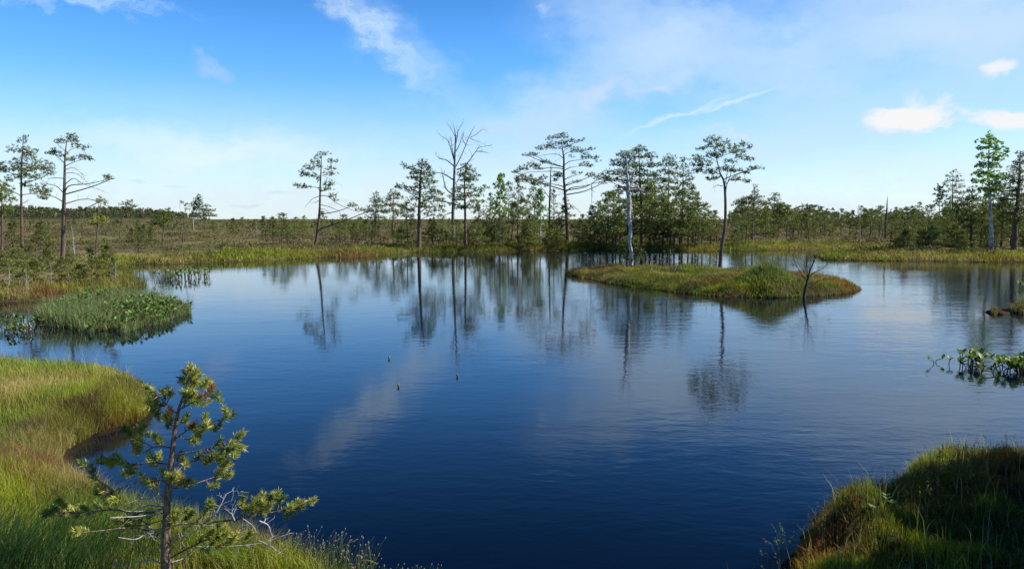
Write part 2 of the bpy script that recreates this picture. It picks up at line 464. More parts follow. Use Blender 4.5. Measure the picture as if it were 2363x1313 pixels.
def land(x, y):
    """shore distance s (positive on land) and ground height"""
    x = np.asarray(x, float); y = np.asarray(y, float)
    s = -sdist(POND, x, y)
    isl = sdist(ISLE, x, y)
    d = np.sqrt(x * x + y * y)
    wob = (fbm(x, y, 1.6, 3, 3) - 0.5) * np.clip(d / 22, 0.25, 1.6)
    s0 = s + wob
    si = isl + wob * 0.5
    sm = sdist(MAT, x, y); st = np.maximum(sdist(TUS1, x, y), sdist(TUS2, x, y))
    near = np.clip(1 - d / 16, 0, 1)
    h_main = 0.02 + 0.14 * sstep(0, 0.22 + 0.02 * d / 3, s0) + 0.22 * sstep(0.3, 4.0, s0)
    h_main += (fbm(x, y, 1.5, 5, 4) - 0.45) * 0.42 * sstep(0.2, 2.5, s0) * (1 - 0.35 * near)
    h_main += (fbm(x, y, 40, 9, 3) - 0.5) * 0.8 * sstep(8, 60, s0)
    h_main += (fbm(x, y, 0.45, 123, 3) - 0.48) * 0.42 * sstep(0.05, 0.3, s0) * sstep(1.0, 1.6, x) * sstep(10, 8, y)
    # low wooded ridge far on the left, faint rise far away
    h_main += 10.5 * np.exp(-(((x + 455) / 115) ** 2 + ((y - 640) / 90) ** 2)) + 6.0 * np.exp(-(((x + 298) / 36) ** 2 + ((y - 600) / 70) ** 2))
    h_main += 0.5 * sstep(200, 1500, y)
    h_main += 0.10 * sstep(0, 0.10, s0) * sstep(1.0, 1.6, x) * sstep(10, 8, y)
    h_isl = 0.02 + 0.13 * sstep(0, 0.35, si) + 0.07 * sstep(0.3, 1.8, si) + (fbm(x, y, 0.8, 15, 3) - 0.42) * 0.26 * sstep(0.2, 1, si)
    under = -0.7 * sstep(0, -1.6, s0)
    h = np.where(s0 > 0, h_main, under)
    h = np.where(si > 0, h_isl, h)
    s_all = np.maximum(s0, si)
    h = np.where(sm > 0, np.maximum(h, 0.03), h)
    h = np.where(st > 0, np.maximum(h, 0.02 + 0.05 * sstep(0, 0.25, st)), h)
    for bx, by, rx, ry, bh in BUMPS:
        h = h + bh * np.exp(-(((x - bx) / rx) ** 2 + ((y - by) / ry) ** 2)) * sstep(0.0, 0.5, s_all)
    return s_all, h

def zat(x, y):
    return float(land(np.array([x]), np.array([y]))[1][0])

def build_ground():
    tx = np.arange(-6.15, 6.151, 0.0155); xs = 10 * np.sinh(tx)
    ty = np.arange(-0.9, 6.2, 0.0155); ys = 4 + 10 * np.sinh(ty)
    X, Y = np.meshgrid(xs, ys)
    s, h = land(X.ravel(), Y.ravel())
    x, y = X.ravel(), Y.ravel()
    d = np.sqrt(x * x + y * y)
    n = fbm(x, y, 3.0, 31, 4); n2 = fbm(x, y, 11.0, 37, 4)
    moss = np.array((0.085, 0.095, 0.022)); heath = np.array((0.085, 0.062, 0.038)); straw = np.array((0.16, 0.14, 0.06)); red = np.array((0.12, 0.045, 0.018))
    t = sstep(0.35, 0.62, n)[:, None]; t2 = sstep(0.4, 0.6, n2)[:, None]
    c = moss * (1 - t) + heath * t
    c = c * (1 - 0.6 * t2) + straw * 0.6 * t2
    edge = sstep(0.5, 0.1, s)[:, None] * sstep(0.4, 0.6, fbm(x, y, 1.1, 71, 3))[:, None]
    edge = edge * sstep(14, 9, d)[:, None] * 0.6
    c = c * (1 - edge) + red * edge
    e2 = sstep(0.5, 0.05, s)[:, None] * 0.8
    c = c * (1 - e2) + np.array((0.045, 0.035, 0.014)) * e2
    far = sstep(45, 160, d)[:, None]
    c = c * (1 - far) + (0.6 * np.array((0.115, 0.098, 0.042)) + 0.4 * c) * far
    hill = (sstep(0, 4, h) * sstep(300, 500, d))[:, None]
    c = c * (1 - hill) + np.array((0.022, 0.032, 0.014)) * hill
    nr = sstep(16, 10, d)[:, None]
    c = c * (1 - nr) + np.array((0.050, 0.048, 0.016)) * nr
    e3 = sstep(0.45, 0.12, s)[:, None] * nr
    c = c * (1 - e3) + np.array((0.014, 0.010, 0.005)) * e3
    isle = ((sdist(MAT, x, y) > -0.2) | (sdist(TUS1, x, y) > 0))[:, None]
    c = np.where(isle, np.array((0.035, 0.028, 0.012)), c)
    mud = sstep(0.0, -0.1, h)[:, None]
    c = c * (1 - mud) + np.array((0.02, 0.013, 0.007)) * mud
    A = Acc()
    nx, ny = len(xs), len(ys)
    i = np.arange(ny - 1)[:, None] * nx; j = np.arange(nx - 1)[None]
    q = np.stack([i + j, i + j + 1, i + nx + j + 1, i + nx + j], -1).reshape(-1, 4)
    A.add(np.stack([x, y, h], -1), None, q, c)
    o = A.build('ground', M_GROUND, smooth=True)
    tag(o, kind='structure')
build_ground()

wm = Acc()
wm.add([(-160, -10, 0), (160, -10, 0), (160, 120, 0), (-160, 120, 0)], None, [(0, 1, 2, 3)])
tag(wm.build('pond_water', M_WATER), kind='structure')

# ------------------------------------------------------------------ blades and leaves
def in_view(x, y, m=350):
    px = W0 / 2 + F0 * x / np.maximum(y, 0.1)
    return (y > 1.0) & (px > -m) & (px < W0 + m)

def blades(A, x, y, z, h, w, col, lean=0.35, windx=0.0, windy=0.0):
    n = len(x)
    if n == 0: return
    th = rng.uniform(0, 2 * math.pi, n)
    sx, sy = np.cos(th), np.sin(th)
    ph = rng.uniform(0, 2 * math.pi, n); lm = rng.uniform(0.1, 1, n) * lean * h
    lx, ly = np.cos(ph) * lm + windx * h, np.sin(ph) * lm + windy * h
    b0 = np.stack([x - sx * w / 2, y - sy * w / 2, z - 0.02], -1); b1 = np.stack([x + sx * w / 2, y + sy * w / 2, z - 0.02], -1)
    m0 = np.stack([x - sx * w * 0.4 + lx * 0.3, y - sy * w * 0.4 + ly * 0.3, z + h * 0.55], -1)
    m1 = np.stack([x + sx * w * 0.4 + lx * 0.3, y + sy * w * 0.4 + ly * 0.3, z + h * 0.55], -1)
    tp = np.stack([x + lx, y + ly, z + h * (1 - 0.25 * (lm / (h + 1e-6)))], -1)
    v = np.stack([b0, b1, m1, m0, tp], 1).reshape(-1, 3)
    k = np.arange(n)[:, None] * 5
    q = k + np.array([[0, 1, 2, 3]]); t = k + np.array([[3, 2, 4]])
    c = np.repeat(col * rng.uniform(0.75, 1.25, (n, 1)), 5, axis=0)
    A.add(v, t, q, c)

GREEN = np.array((0.125, 0.195, 0.014)); LIME = np.array((0.21, 0.24, 0.018)); STRAW = np.array((0.36, 0.28, 0.11))
RUST = np.array((0.19, 0.075, 0.028)); OLIVE = np.array((0.10, 0.105, 0.03)); DEEP = np.array((0.045, 0.085, 0.022)); BROWN = np.array((0.10, 0.065, 0.04))

def palette(x, y, ws, seed, scale=1.2):
    """mix tints by patches: ws = [(tint, bias)]"""
    val = np.stack([fbm(x, y, scale * (1 + 0.3 * k), seed + 50 * k, 3) + b + rng.uniform(-0.10, 0.10, len(x)) for k, (_, b) in enumerate(ws)], -1)
    e = np.exp(val * 16); e /= e.sum(1, keepdims=True)
    return e @ np.array([c for c, _ in ws])

def scatter(x0, x1, y0, y1, dens, pred=None, m=350):
    n = int(dens * (x1 - x0) * (y1 - y0))
    x = rng.uniform(x0, x1, n); y = rng.uniform(y0, y1, n)
    k = in_view(x, y, m); x, y = x[k], y[k]
    if len(x) == 0: return x, y, x, x
    s, h = land(x, y)
    k = s > 0.0
    if pred is not None: k &= pred(x, y, s)
    return x[k], y[k], s[k], h[k]

# left near bank and near shore: fine sedge
def near_left():
    A = Acc()
    lim = lambda x, y, s: (x < 1.5) & (y < 16.5)
    for (y0, y1, dens, hh, w) in ((3.2, 6.0, 5200, 0.13, 0.0027), (6.0, 9.5, 3000, 0.14, 0.0036), (9.5, 16, 1500, 0.15, 0.0052)):
        x, y, s, z = scatter(-0.9 * y1 - 1.0, 0.8, y0, y1, dens, lim, 160)
        patch = fbm(x, y, 0.9, 81, 3)
        keep = rng.uniform(0, 1, len(x)) < (0.6 + 1.0 * sstep(0.3, 0.65, patch))
        x, y, s, z, patch = x[keep], y[keep], s[keep], z[keep], patch[keep]
        edge = sstep(0.0, 0.6, s)
        h = hh * (0.45 + 0.9 * patch) * rng.uniform(0.5, 1.3, len(x)) * (0.55 + 0.45 * edge)
        c = palette(x, y, [(GREEN * 1.35, 0.06), (LIME * 1.4, 0.12), (STRAW * 1.1, -0.03), (RUST, -0.16), (OLIVE, -0.06)], 11, 0.9)
        ru = (0.7 * sstep(0.35, 0.05, s) * sstep(0.48, 0.62, fbm(x, y, 0.7, 171, 2)))[:, None]
        c = c * (1 - ru) + RUST * 1.0 * ru
        blades(A, x, y, z, h, w * rng.uniform(0.7, 1.4, len(x)), c, 0.75, -0.08, 0.02)
        k = rng.uniform(0, 1, len(x)) < 0.03      # tall straws
        blades(A, x[k], y[k], z[k], hh * rng.uniform(1.3, 2.1, k.sum()), np.full(k.sum(), w * 0.8), np.tile((0.42, 0.36, 0.18), (k.sum(), 1)) * 1.0, 0.5)
    # shaggy brown fringe hanging over the water edge
    x, y, s, z = scatter(-6.5, 0.5, 4.5, 9.8, 6500, lambda x, y, s: s < 0.55, 160)
    c = palette(x, y, [(STRAW * 0.9, 0.02), (RUST, 0.0), (BROWN, 0.0), (GREEN * 1.25, 0.08), (LIME * 1.2, 0.08)], 19, 0.5)
    blades(A, x, y, z, rng.uniform(0.08, 0.22, len(x)), np.full(len(x), 0.0036), c, 1.1)
    # dark long grass in the bottom left corner
    x, y, s, z = scatter(-3.6, -1.7, 3.2, 5.2, 2600, None, 160)
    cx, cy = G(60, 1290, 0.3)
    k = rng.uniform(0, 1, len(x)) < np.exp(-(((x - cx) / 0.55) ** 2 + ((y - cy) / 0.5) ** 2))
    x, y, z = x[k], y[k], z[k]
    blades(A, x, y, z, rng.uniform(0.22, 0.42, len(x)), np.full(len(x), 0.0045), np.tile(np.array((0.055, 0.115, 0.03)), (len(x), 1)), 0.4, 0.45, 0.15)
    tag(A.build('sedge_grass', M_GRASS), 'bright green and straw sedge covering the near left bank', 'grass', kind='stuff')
near_left()

def near_rushes():
    A = Acc()
    for (pa, pb, ya, yb, n, h0, h1) in ((520, 860, 1300, 1375, 620, 0.13, 0.30), (840, 900, 1350, 1400, 60, 0.12, 0.24), (890, 1010, 1335, 1375, 130, 0.10, 0.20),
                                        (650, 800, 1300, 1350, 120, 0.2, 0.36), (165, 300, 1150, 1205, 90, 0.12, 0.24)):
        px = rng.uniform(pa, pb, n); py = rng.uniform(ya, yb, n)
        for a, b in zip(px, py):
            x, y = G(a, b, 0.05)
            h = random.uniform(h0, h1); ln = random.uniform(-0.1, 0.45) * h
            dy = random.uniform(-0.15, 0.15) * h
            t = np.linspace(0, 1, 5)
            pts = np.stack([x + ln * t ** 1.6, y + dy * t, -0.02 + h * t * (1 - 0.1 * t)], -1)
            c = np.array((0.10, 0.16, 0.07)) * random.uniform(0.7, 1.3) if random.random() < 0.75 else np.array((0.24, 0.22, 0.12)) * random.uniform(0.7, 1.2)
            r = random.uniform(0.0012, 0.0022)
            A.tube(pts, [r * 1.3, r * 1.2, r, r * 0.85, r * 0.5], 3, c)
            if random.random() < 0.45:   # pale seed head
                e = pts[-1]; dd = unit(pts[-1] - pts[-2])
                A.tube([e, e + dd * 0.004, e + dd * 0.010, e + dd * 0.014], [0.001, 0.0032, 0.0028, 0.0006], 5, (0.42, 0.38, 0.30))
    for pts in ([(700, 1310), (760, 1275), (826, 1243)], [(800, 1313), (840, 1292), (872, 1300)], [(690, 1330), (735, 1285), (783, 1242)]):
        q = smooth_path([P(a, b, 4.75) for a, b in pts], 5)
        A.tube(q, np.linspace(0.003, 0.002, len(q)), 4, (0.30, 0.27, 0.15))
    tag(A.build('rushes', M_GRASS), 'thin dark green rushes with pale tips at the near water edge below the young pine', 'rushes', kind='stuff')
near_rushes()

def near_right():
    A = Acc()
    for (y0, y1, dens) in ((3.0, 9.0, 7500),):
        x, y, s, z = scatter(1.2, 5.4, y0, y1, dens, None, 250)
        patch = fbm(x, y, 0.6, 91, 3)
        keep = rng.uniform(0, 1, len(x)) < (0.6 + 1.0 * sstep(0.3, 0.65, patch))
        x, y, s, z, patch = x[keep], y[keep], s[keep], z[keep], patch[keep]
        h = 0.085 * (0.45 + 0.9 * patch) * rng.uniform(0.5, 1.4, len(x))
        c = palette(x, y, [(GREEN, 0.03), (LIME * 1.1, 0.07), (STRAW, -0.02), (RUST * 1.4, 0.03), (DEEP, 0.0)], 23, 0.5)
        blades(A, x, y, z, h, 0.0030 * rng.uniform(0.7, 1.4, len(x)), c, 0.8, -0.1, 0)
        k = rng.uniform(0, 1, len(x)) < 0.012
        blades(A, x[k], y[k], z[k], rng.uniform(0.18, 0.30, k.sum()), np.full(k.sum(), 0.003), np.tile((0.36, 0.30, 0.16), (k.sum(), 1)), 0.6)
    tag(A.build('sedge_grass', M_GRASS), 'shaded green and rust coloured sedge on the near right bank', 'grass', kind='stuff')
near_right()

def near_sprigs():
    """ling and bog rosemary sprigs with dead litter between the sedge"""
    rg = np.random.default_rng(404)
    for (xa, xb, ya, yb, n, lab) in ((-8.0, 0.3, 4.0, 12.5, 2600, 'brown and grey green dwarf heather among the sedge on the near left bank'), (1.6, 5.2, 3.4, 7.2, 1500, 'dark dwarf heather among the moss on the near right bank')):
        A = Acc()
        x = rg.uniform(xa, xb, n * 3); y = rg.uniform(ya, yb, n * 3)
        k = in_view(x, y, 120); x, y = x[k], y[k]; s, z = land(x, y)
        k = (s > 0.05) & (fbm(x, y, 0.8, 409, 3) + rg.uniform(-0.08, 0.08, len(x)) > 0.52); x, y, z = x[k][:n], y[k][:n], z[k][:n]
        for a, b, c0 in zip(x, y, z):
            h = rg.uniform(0.06, 0.17); ln = rg.normal(0, 0.4, 2) * h
            t = np.linspace(0, 1, 4)
            pts = np.stack([a + ln[0] * t, b + ln[1] * t, c0 - 0.01 + h * t], -1)
            A.tube(pts, [0.0016, 0.0014, 0.0011, 0.0007], 3, (0.12, 0.075, 0.05))
            m = 16
            u = rg.uniform(0.25, 1, m)[:, None]
            p = pts[0] + (pts[-1] - pts[0]) * u + rg.normal(0, 0.005, (m, 3))
            d = unit(rg.normal(0, 1, (m, 3)) + np.array((0, 0, 0.6))); sd = unit(np.cross(d, rg.normal(0, 1, (m, 3)))) * 0.0022
            L_ = rg.uniform(0.010, 0.022, (m, 1))
            v = np.stack([p - sd, p + sd, p + d * L_], 1).reshape(-1, 3)
            col = (np.array((0.13, 0.14, 0.06)), np.array((0.16, 0.09, 0.05)), np.array((0.10, 0.13, 0.07)))[rg.integers(3)] * rg.uniform(0.6, 1.4)
            A.add(v, np.arange(m * 3).reshape(-1, 3), None, col)
        # fallen straw lying over the moss
        for a, b, c0 in zip(x[::3], y[::3], z[::3]):
            th = rg.uniform(0, 6.28); l = rg.uniform(0.06, 0.2); dx, dy = math.cos(th) * l, math.sin(th) * l
            A.tube([(a, b, c0 + 0.03), (a + dx * 0.5, b + dy * 0.5, c0 + 0.06), (a + dx, b + dy, c0 + 0.03)], [0.0016, 0.0016, 0.0008], 3, (0.40, 0.33, 0.18))
        tag(A.build('heather', M_SHRUB), lab, 'heather', kind='stuff')
near_sprigs()

def mid_left():
    A = Acc()
    x, y, s, z = scatter(-24, -6, 18.5, 34, 360, lambda x, y, s: (s < 2.2), 200)
    patch = fbm(x, y, 1.5, 95, 3)
    h = 0.26 * (0.5 + 0.9 * patch) * rng.uniform(0.5, 1.3, len(x))
    c = palette(x, y, [(STRAW * 0.85, 0.05), (LIME, 0.08), (RUST, -0.06), (OLIVE * 1.3, 0.02)], 29, 1.6)
    blades(A, x, y, z, h, 0.013 * rng.uniform(0.7, 1.4, len(x)), c, 0.8)
    tag(A.build('sedge_grass', M_GRASS), 'yellowish sedge fringe along the shore of the left peninsula', 'grass', kind='stuff')
mid_left()

def isle_grass():
    A = Acc()
    x0, x1 = ISLE[:, 0].min(), ISLE[:, 0].max(); y0, y1 = ISLE[:, 1].min(), ISLE[:, 1].max()
    x, y, s, z = scatter(x0, x1, y0, y1, 900, lambda x, y, s: sdist(ISLE, x, y) > -0.3)
    patch = fbm(x, y, 0.55, 97, 3) * 1.3 - 0.15
    hx, hy = G(1775, 655, 0.3)
    hum = np.exp(-(((x - hx) / 0.8) ** 2 + ((y - hy) / 1.15) ** 2))
    h = (0.15 * (0.15 + 1.5 * np.clip(patch, 0, 1)) + 0.20 * hum) * rng.uniform(0.5, 1.4, len(x)) * (0.5 + 0.5 * sstep(0, 0.6, s))
    c = palette(x, y, [(GREEN * 0.9, 0.05), (LIME * 0.9, 0.06), (STRAW * 0.9, 0.03), (RUST, -0.04), (OLIVE, 0.02)], 39, 0.9)
    hm = hum[:, None] * 0.8
    c = c * (1 - hm) + np.array((0.13, 0.19, 0.075)) * hm
    tipx, tipy = G(1955, 670)
    br = (sstep(0.55, 0.7, fbm(x, y, 0.8, 207, 3)))[:, None] * 0.7
    c = c * (1 - br) + np.array((0.075, 0.055, 0.03)) * br
    rt = (np.exp(-(((x - tipx) / 0.45) ** 2 + ((y - tipy) / 0.9) ** 2)) * 0.8)[:, None]
    c = c * (1 - rt) + RUST * 1.2 * rt
    blades(A, x, y, z, h, 0.012 * rng.uniform(0.6, 1.4, len(x)), c, 0.8, -0.15 * 1, 0)
    tag(A.build('sedge_grass', M_GRASS), 'green tussocky sedge covering the small island in the pond', 'grass', kind='stuff')
isle_grass()

def far_fringe():
    A = Acc()
    x, y, s, z = scatter(-60, 75, 33, 78, 70, lambda x, y, s: (s < 5.0) & (sdist(ISLE, x, y) < -1) & ((x > -17) | (s < 1.5)), 250)
    patch = fbm(x, y, 3, 99, 3)
    h = 0.22 * (0.45 + 0.9 * patch) * rng.uniform(0.5, 1.4, len(x))
    c = palette(x, y, [(LIME * 1.0, 0.06), (STRAW * 0.85, 0.02), (GREEN * 0.8, 0.0), (BROWN, 0.0), (OLIVE, 0.02)], 41, 3.0)
    blades(A, x, y, z, h, 0.034 * rng.uniform(0.6, 1.4, len(x)), c, 0.9)
    x, y, s, z = scatter(-60, 75, 33, 66, 170, lambda x, y, s: (s < 2.2) & (sdist(ISLE, x, y) < -1), 250)
    c = palette(x, y, [(LIME * 1.1, 0.06), (STRAW * 0.95, 0.05), (GREEN * 0.9, 0.0), (RUST, -0.06)], 43, 2.5)
    blades(A, x, y, z, 0.20 * rng.uniform(0.4, 1.5, len(x)), 0.022 * rng.uniform(0.6, 1.4, len(x)), c, 0.9)
    tag(A.build('sedge_grass', M_GRASS), 'yellow green sedge fringe along the far shore of the pond', 'grass', kind='stuff')
far_fringe()

def heath():
    """dwarf shrubs over the open bog: small ragged domes of leaf-sized faces"""
    A = Acc()
    for (y0, y1, dens, size, lo) in ((20, 42, 4.5, 0.30, 3.2), (42, 100, 1.1, 0.42, 2.5), (100, 220, 0.22, 0.6, 5), (220, 480, 0.045, 0.95, 5)):
        x, y, s, z = scatter(-0.72 * y1, 0.72 * y1, y0, y1, dens, lambda x, y, s: (s > lo * 0.35) & (sdist(ISLE, x, y) < -1), 120)
        if len(x) == 0: continue
        k = fbm(x, y, 7, 55, 3) + rng.uniform(-0.15, 0.15, len(x)) > 0.40
        x, y, s, z = x[k], y[k], s[k], z[k]
        n = len(x); kf = 26
        r = size * rng.uniform(0.5, 1.3, n)
        c = palette(x, y, [(np.array((0.090, 0.080, 0.030)), 0.04), (np.array((0.105, 0.070, 0.050)), 0.03), (np.array((0.075, 0.095, 0.022)), 0.02), (np.array((0.17, 0.145, 0.075)), -0.02)], 61, 6)
        cc = np.repeat(c, kf, 0) * rng.uniform(0.6, 1.4, (n * kf, 1))
        dv = unit(rng.normal(0, 1, (n * kf, 3))); dv[:, 2] = np.abs(dv[:, 2]) * 0.9
        rr = np.repeat(r, kf)[:, None] * rng.uniform(0.25, 1, (n * kf, 1))
        p = np.repeat(np.stack([x, y, z], -1), kf, 0) + dv * rr * np.array((1, 1, 0.95))
        e1 = unit(rng.normal(0, 1, p.shape)) * rr * 0.30; e2 = unit(rng.normal(0, 1, p.shape)) * rr * 0.16
        v = np.stack([p - e2, p + e2, p + e1], 1).reshape(-1, 3)
        t = np.arange(n * kf * 3).reshape(-1, 3)
        A.add(v, t, None, np.repeat(cc, 3, 0))
    tag(A.build('heather', M_SHRUB), 'brown and olive heather covering the open bog behind the pond', 'heather', kind='stuff')
heath()

# ------------------------------------------------------------------ trees
NEED = np.array((0.100, 0.138, 0.032)); NEEDY = np.array((0.205, 0.215, 0.036)); NEEDB = np.array((0.078, 0.116, 0.038))

def tufts(A, c, L, w, n, col, updir=0.5, var=0.25):
    """fans of needle-shaped faces round the points c"""
    c = np.asarray(c, float); m = len(c)
    if m == 0: return
    d = rng.normal(0, 1, (m, n, 3)); d[..., 2] = d[..., 2] * 0.55 + updir
    d = unit(d)
    sd = unit(np.cross(d, rng.normal(0, 1, (m, n, 3))))
    base = c[:, None] + rng.normal(0, L * 0.22, (m, n, 3))
    ln = L * rng.uniform(0.6, 1.15, (m, n, 1))
    v = np.stack([base - sd * w / 2, base + sd * w / 2, base + d * ln], 2).reshape(-1, 3)
    t = np.arange(m * n * 3).reshape(-1, 3)
    col = np.asarray(col, float)
    if col.ndim == 1: col = np.tile(col, (m, 1))
    cc = np.repeat(col * rng.uniform(1 - var, 1 + var, (m, 1)), n * 3, 0)
    A.add(v, t, None, cc)

def pad_points(c, rx, ry, rz, n):
    """points through a flat cloud-like pad, denser near its top"""
    u = unit(rng.normal(0, 1, (n, 3))) * rng.uniform(0, 1, (n, 1)) ** 0.42
    u[:, 2] = np.where(u[:, 2] < 0, u[:, 2] * 0.7, u[:, 2])
    p = np.asarray(c) + u * np.array((rx, rz, ry))
    p[:, 2] -= 0.25 * ry * (np.hypot(u[:, 0], u[:, 1]) ** 2)
    return p

def twigs(A, path, n, L, r, col=(1, 1, 1), up=0.2, sub=0):
    """side twigs along a branch"""
    path = np.asarray(path)
    for _ in range(n):
        i = random.randrange(max(1, len(path) // 4), len(path))
        p = path[i]; d = unit(path[i] - path[i - 1])
        v = unit(d * random.uniform(0.3, 1.0) + rng.normal(0, 0.65, 3) + np.array((0, 0, up)))
        l = L * random.uniform(0.5, 1.2)
        q = p + v * l * 0.55 + rng.normal(0, l * 0.06, 3)
        e = q + unit(v + rng.normal(0, 0.35, 3)) * l * 0.45
        A.tube([p, q, e], [r, r * 0.7, r * 0.3], 3, col)
        if sub: twigs(A, [p, q, e], sub, L * 0.5, r * 0.6, col, up)

def sketch_tree(name, label, base, trunk, rad, pads=(), limbs=(), dead=(), tint=NEED, bark=M_BARK, group=None, cat='tree', fol=M_NEEDLE,
                dens=1.0, twig=1.0, leafy=False, z0=0.35, seed=0, yellow=(), lift=0.28, deadmat=None, ground=None, needle=1.0, trunk_k=0.72, limb_k=1.0):
    """a tree built from trunk, limb and foliage-pad outlines at its real distance, given depth all round"""
    random.seed(seed + 100)
    bpy_ = base[1]
    for _ in range(40):      # the foot must stand on land, not in the pond
        bx, by = G(base[0], bpy_, z0)
        if land(np.array([bx]), np.array([by]))[0][0] > 0.25 or ground is not None or base[1] > 600: break
        bpy_ -= 1.0
    Y0 = by
    mpp = Y0 / F0
    zb = ground if ground is not None else zat(bx, by)
    root = empty(name, (bx, by, zb)); tag(root, label, cat, group)
    B, FN = Acc(), Acc()
    tp = [P(x, y, Y0) for x, y in trunk]; tp[0] = np.array((bx, by, zb - 0.08)) if abs(trunk[0][0] - base[0]) < 12 else tp[0]
    tpath = smooth_path(tp, 4)
    rr = np.interp(np.linspace(0, 1, len(tpath)), np.linspace(0, 1, len(rad)), rad)
    rr = rr * trunk_k; rr[0] *= 1.2
    # bark paler and warmer towards the top of a pine
    B.tube(tpath, rr, 8, (1, 1, 1), 0.07)
    zs = tpath[:, 2]
    segs = [(tpath, rr)]
    def depth(k): return (random.random() - 0.5) * 1.3 * k
    def attach(z):
        i = int(np.argmin(abs(tpath[:, 2] - z))); return tpath[i], rr[i]
    for lb in list(limbs) + list(dead):
        sl = random.uniform(-0.7, 0.7)
        x0 = lb[0][0]
        pts = [P(x, y, Y0 + sl * abs(x - x0) * mpp) for x, y in lb]
        pth = smooth_path(pts, 4)
        isd = lb in list(dead)
        r0 = max(0.008, min(0.45 * attach(pts[0][2])[1], 0.022 * np.linalg.norm(pth[-1] - pth[0]) + 0.012)) * (0.75 if isd else 1) * limb_k
        rl = np.linspace(r0, max(0.005, r0 * 0.22), len(pth))
        B.tube(pth, rl, 5)
        segs.append((pth, rl))
        twigs(B, pth, int((5 if not isd else 7) * twig), 0.10 * np.linalg.norm(pth[-1] - pth[0]) + 0.2, r0 * 0.28, sub=1 if isd else 0)
    allp = np.vstack([s_[0][1:] for s_ in segs]); allr = np.concatenate([s_[1][1:] for s_ in segs])
    for k, pd in enumerate(pads):
        x, y, rx, ry = pd[:4]
        dn = pd[4] if len(pd) > 4 else 1.0
        wx, wy = rx * mpp * 1.2, ry * mpp * 1.45
        tx, tz = tpath[np.argmin(abs(tpath[:, 2] - P(x, y, Y0)[2]))][0], 0
        dx = abs(P(x, y, Y0)[0] - tx)
        dy = (random.random() - 0.5) * (0.9 * dx + 1.1 * wx)
        c = P(x, y, Y0 + dy)
        # carrier limb: nearest existing wood if close, else from the trunk
        dd = np.linalg.norm((allp - c) * np.array((1, 0.6, 1)), axis=1)
        j = int(np.argmin(dd))
        if dd[j] < 1.4 * wx + 0.15:
            p0, r0 = allp[j], allr[j] * 0.7
        else:
            p0, r0 = attach(c[2] - lift * (dx + 0.3) - wy * 0.4)
            r0 = min(r0 * 0.5, 0.012 + 0.016 * dx)
        midp = p0 * 0.45 + c * 0.55 + np.array((0, 0, -0.04 * dx)) + rng.normal(0, 0.03 * dx + 0.02, 3)
        end = c + np.array((np.sign(c[0] - p0[0]) * wx * 0.4, 0, -wy * 0.25))
        pth = smooth_path([p0, midp, c - np.array((0, 0, wy * 0.35)), end], 3)
        B.tube(pth, np.linspace(max(r0, 0.008), 0.006, len(pth)), 5)
        twigs(B, pth, int(4 * twig), wx * 0.9, 0.007, up=0.3)
        L = (0.15 if not leafy else 0.10) * needle; w = (0.045 if not leafy else 0.075) * needle
        nn = 9
        n = max(5, int(dn * dens * 1.15 * (wx * wy * math.pi) * (0.9 + 0.6 * min(wx, 1.2)) / (0.5 * L * w * nn) * 1.35))
        pts = pad_points(c, wx, wy, max(wx * 0.9, 0.3), n)
        t = np.clip(rng.normal(0.35, 0.25, (n, 1)), 0, 1)
        base_c = tint * (1 - t) + (NEEDY if not leafy else tint * 1.3) * t
        if k in yellow: base_c = np.tile(np.array((0.17, 0.14, 0.02)), (n, 1))
        tufts(FN, pts, L, w, nn, base_c, 0.5 if not leafy else -0.2)
    B.build('trunk', bark, root, (bx, by, zb), smooth=True)
    if FN.n: FN.build('crown', fol, root, (bx, by, zb))
    return root

# --- left group
sketch_tree('pine_tree', 'tall thin pine with drooping left crown, second from the left edge, behind the left peninsula', (51, 572),
    [(51, 572), (49, 448), (50, 377), (55, 308)], [0.13, 0.09, 0.06, 0.015],
    [(54, 322, 12, 10, .6), (40, 345, 20, 8, .6), (66, 350, 18, 11), (33, 372, 15, 7, .7), (50, 388, 22, 11), (6, 388, 26, 10), (95, 383, 26, 11), (70, 402, 24, 12),
     (112, 398, 14, 8), (28, 412, 16, 8, .7), (95, 436, 20, 13), (100, 452, 14, 8), (60, 425, 14, 9, .8), (10, 425, 14, 8, .7), (70, 365, 16, 8, .7)],
    [[(48, 452), (25, 440), (5, 438)], [(52, 450), (80, 447), (105, 452)]], [[(50, 500), (62, 492), (76, 470)], [(48, 500), (25, 490), (0, 486)], [(50, 470), (70, 462)]], seed=1)
sketch_tree('pine_tree', 'tall bare-limbed pine with small flat top and one long branch reaching right', (145, 600),
    [(145, 600), (147, 495), (149, 411), (150, 360), (155, 322)], [0.15, 0.12, 0.08, 0.05, 0.015],
    [(163, 320, 19, 10), (175, 334, 12, 7), (133, 329, 12, 5, .8), (125, 350, 18, 8), (195, 340, 13, 5, .9), (170, 364, 20, 7, .8), (203, 365, 13, 6), (255, 412, 13, 5, .9), (138, 358, 9, 5, .7), (245, 408, 7, 3, .6), (230, 462, 7, 6, .6)],
    [[(150, 384), (172, 374), (207, 364)], [(149, 378), (135, 364), (120, 352)], [(150, 348), (138, 338), (128, 328)], [(148, 447), (160, 429), (200, 425), (235, 418), (262, 411)],
     [(150, 360), (165, 345), (195, 338)]],
    [[(148, 447), (130, 430), (112, 425), (88, 411)], [(147, 467), (122, 453), (98, 447)], [(152, 470), (180, 462), (205, 460), (226, 466), (252, 478)],
     [(151, 425), (170, 412), (192, 425), (240, 442)], [(150, 400), (178, 402), (212, 432)], [(149, 412), (125, 411), (105, 413)], [(148, 500), (165, 500), (176, 512), (160, 522)], [(150, 392), (170, 388), (190, 402)]], seed=2)
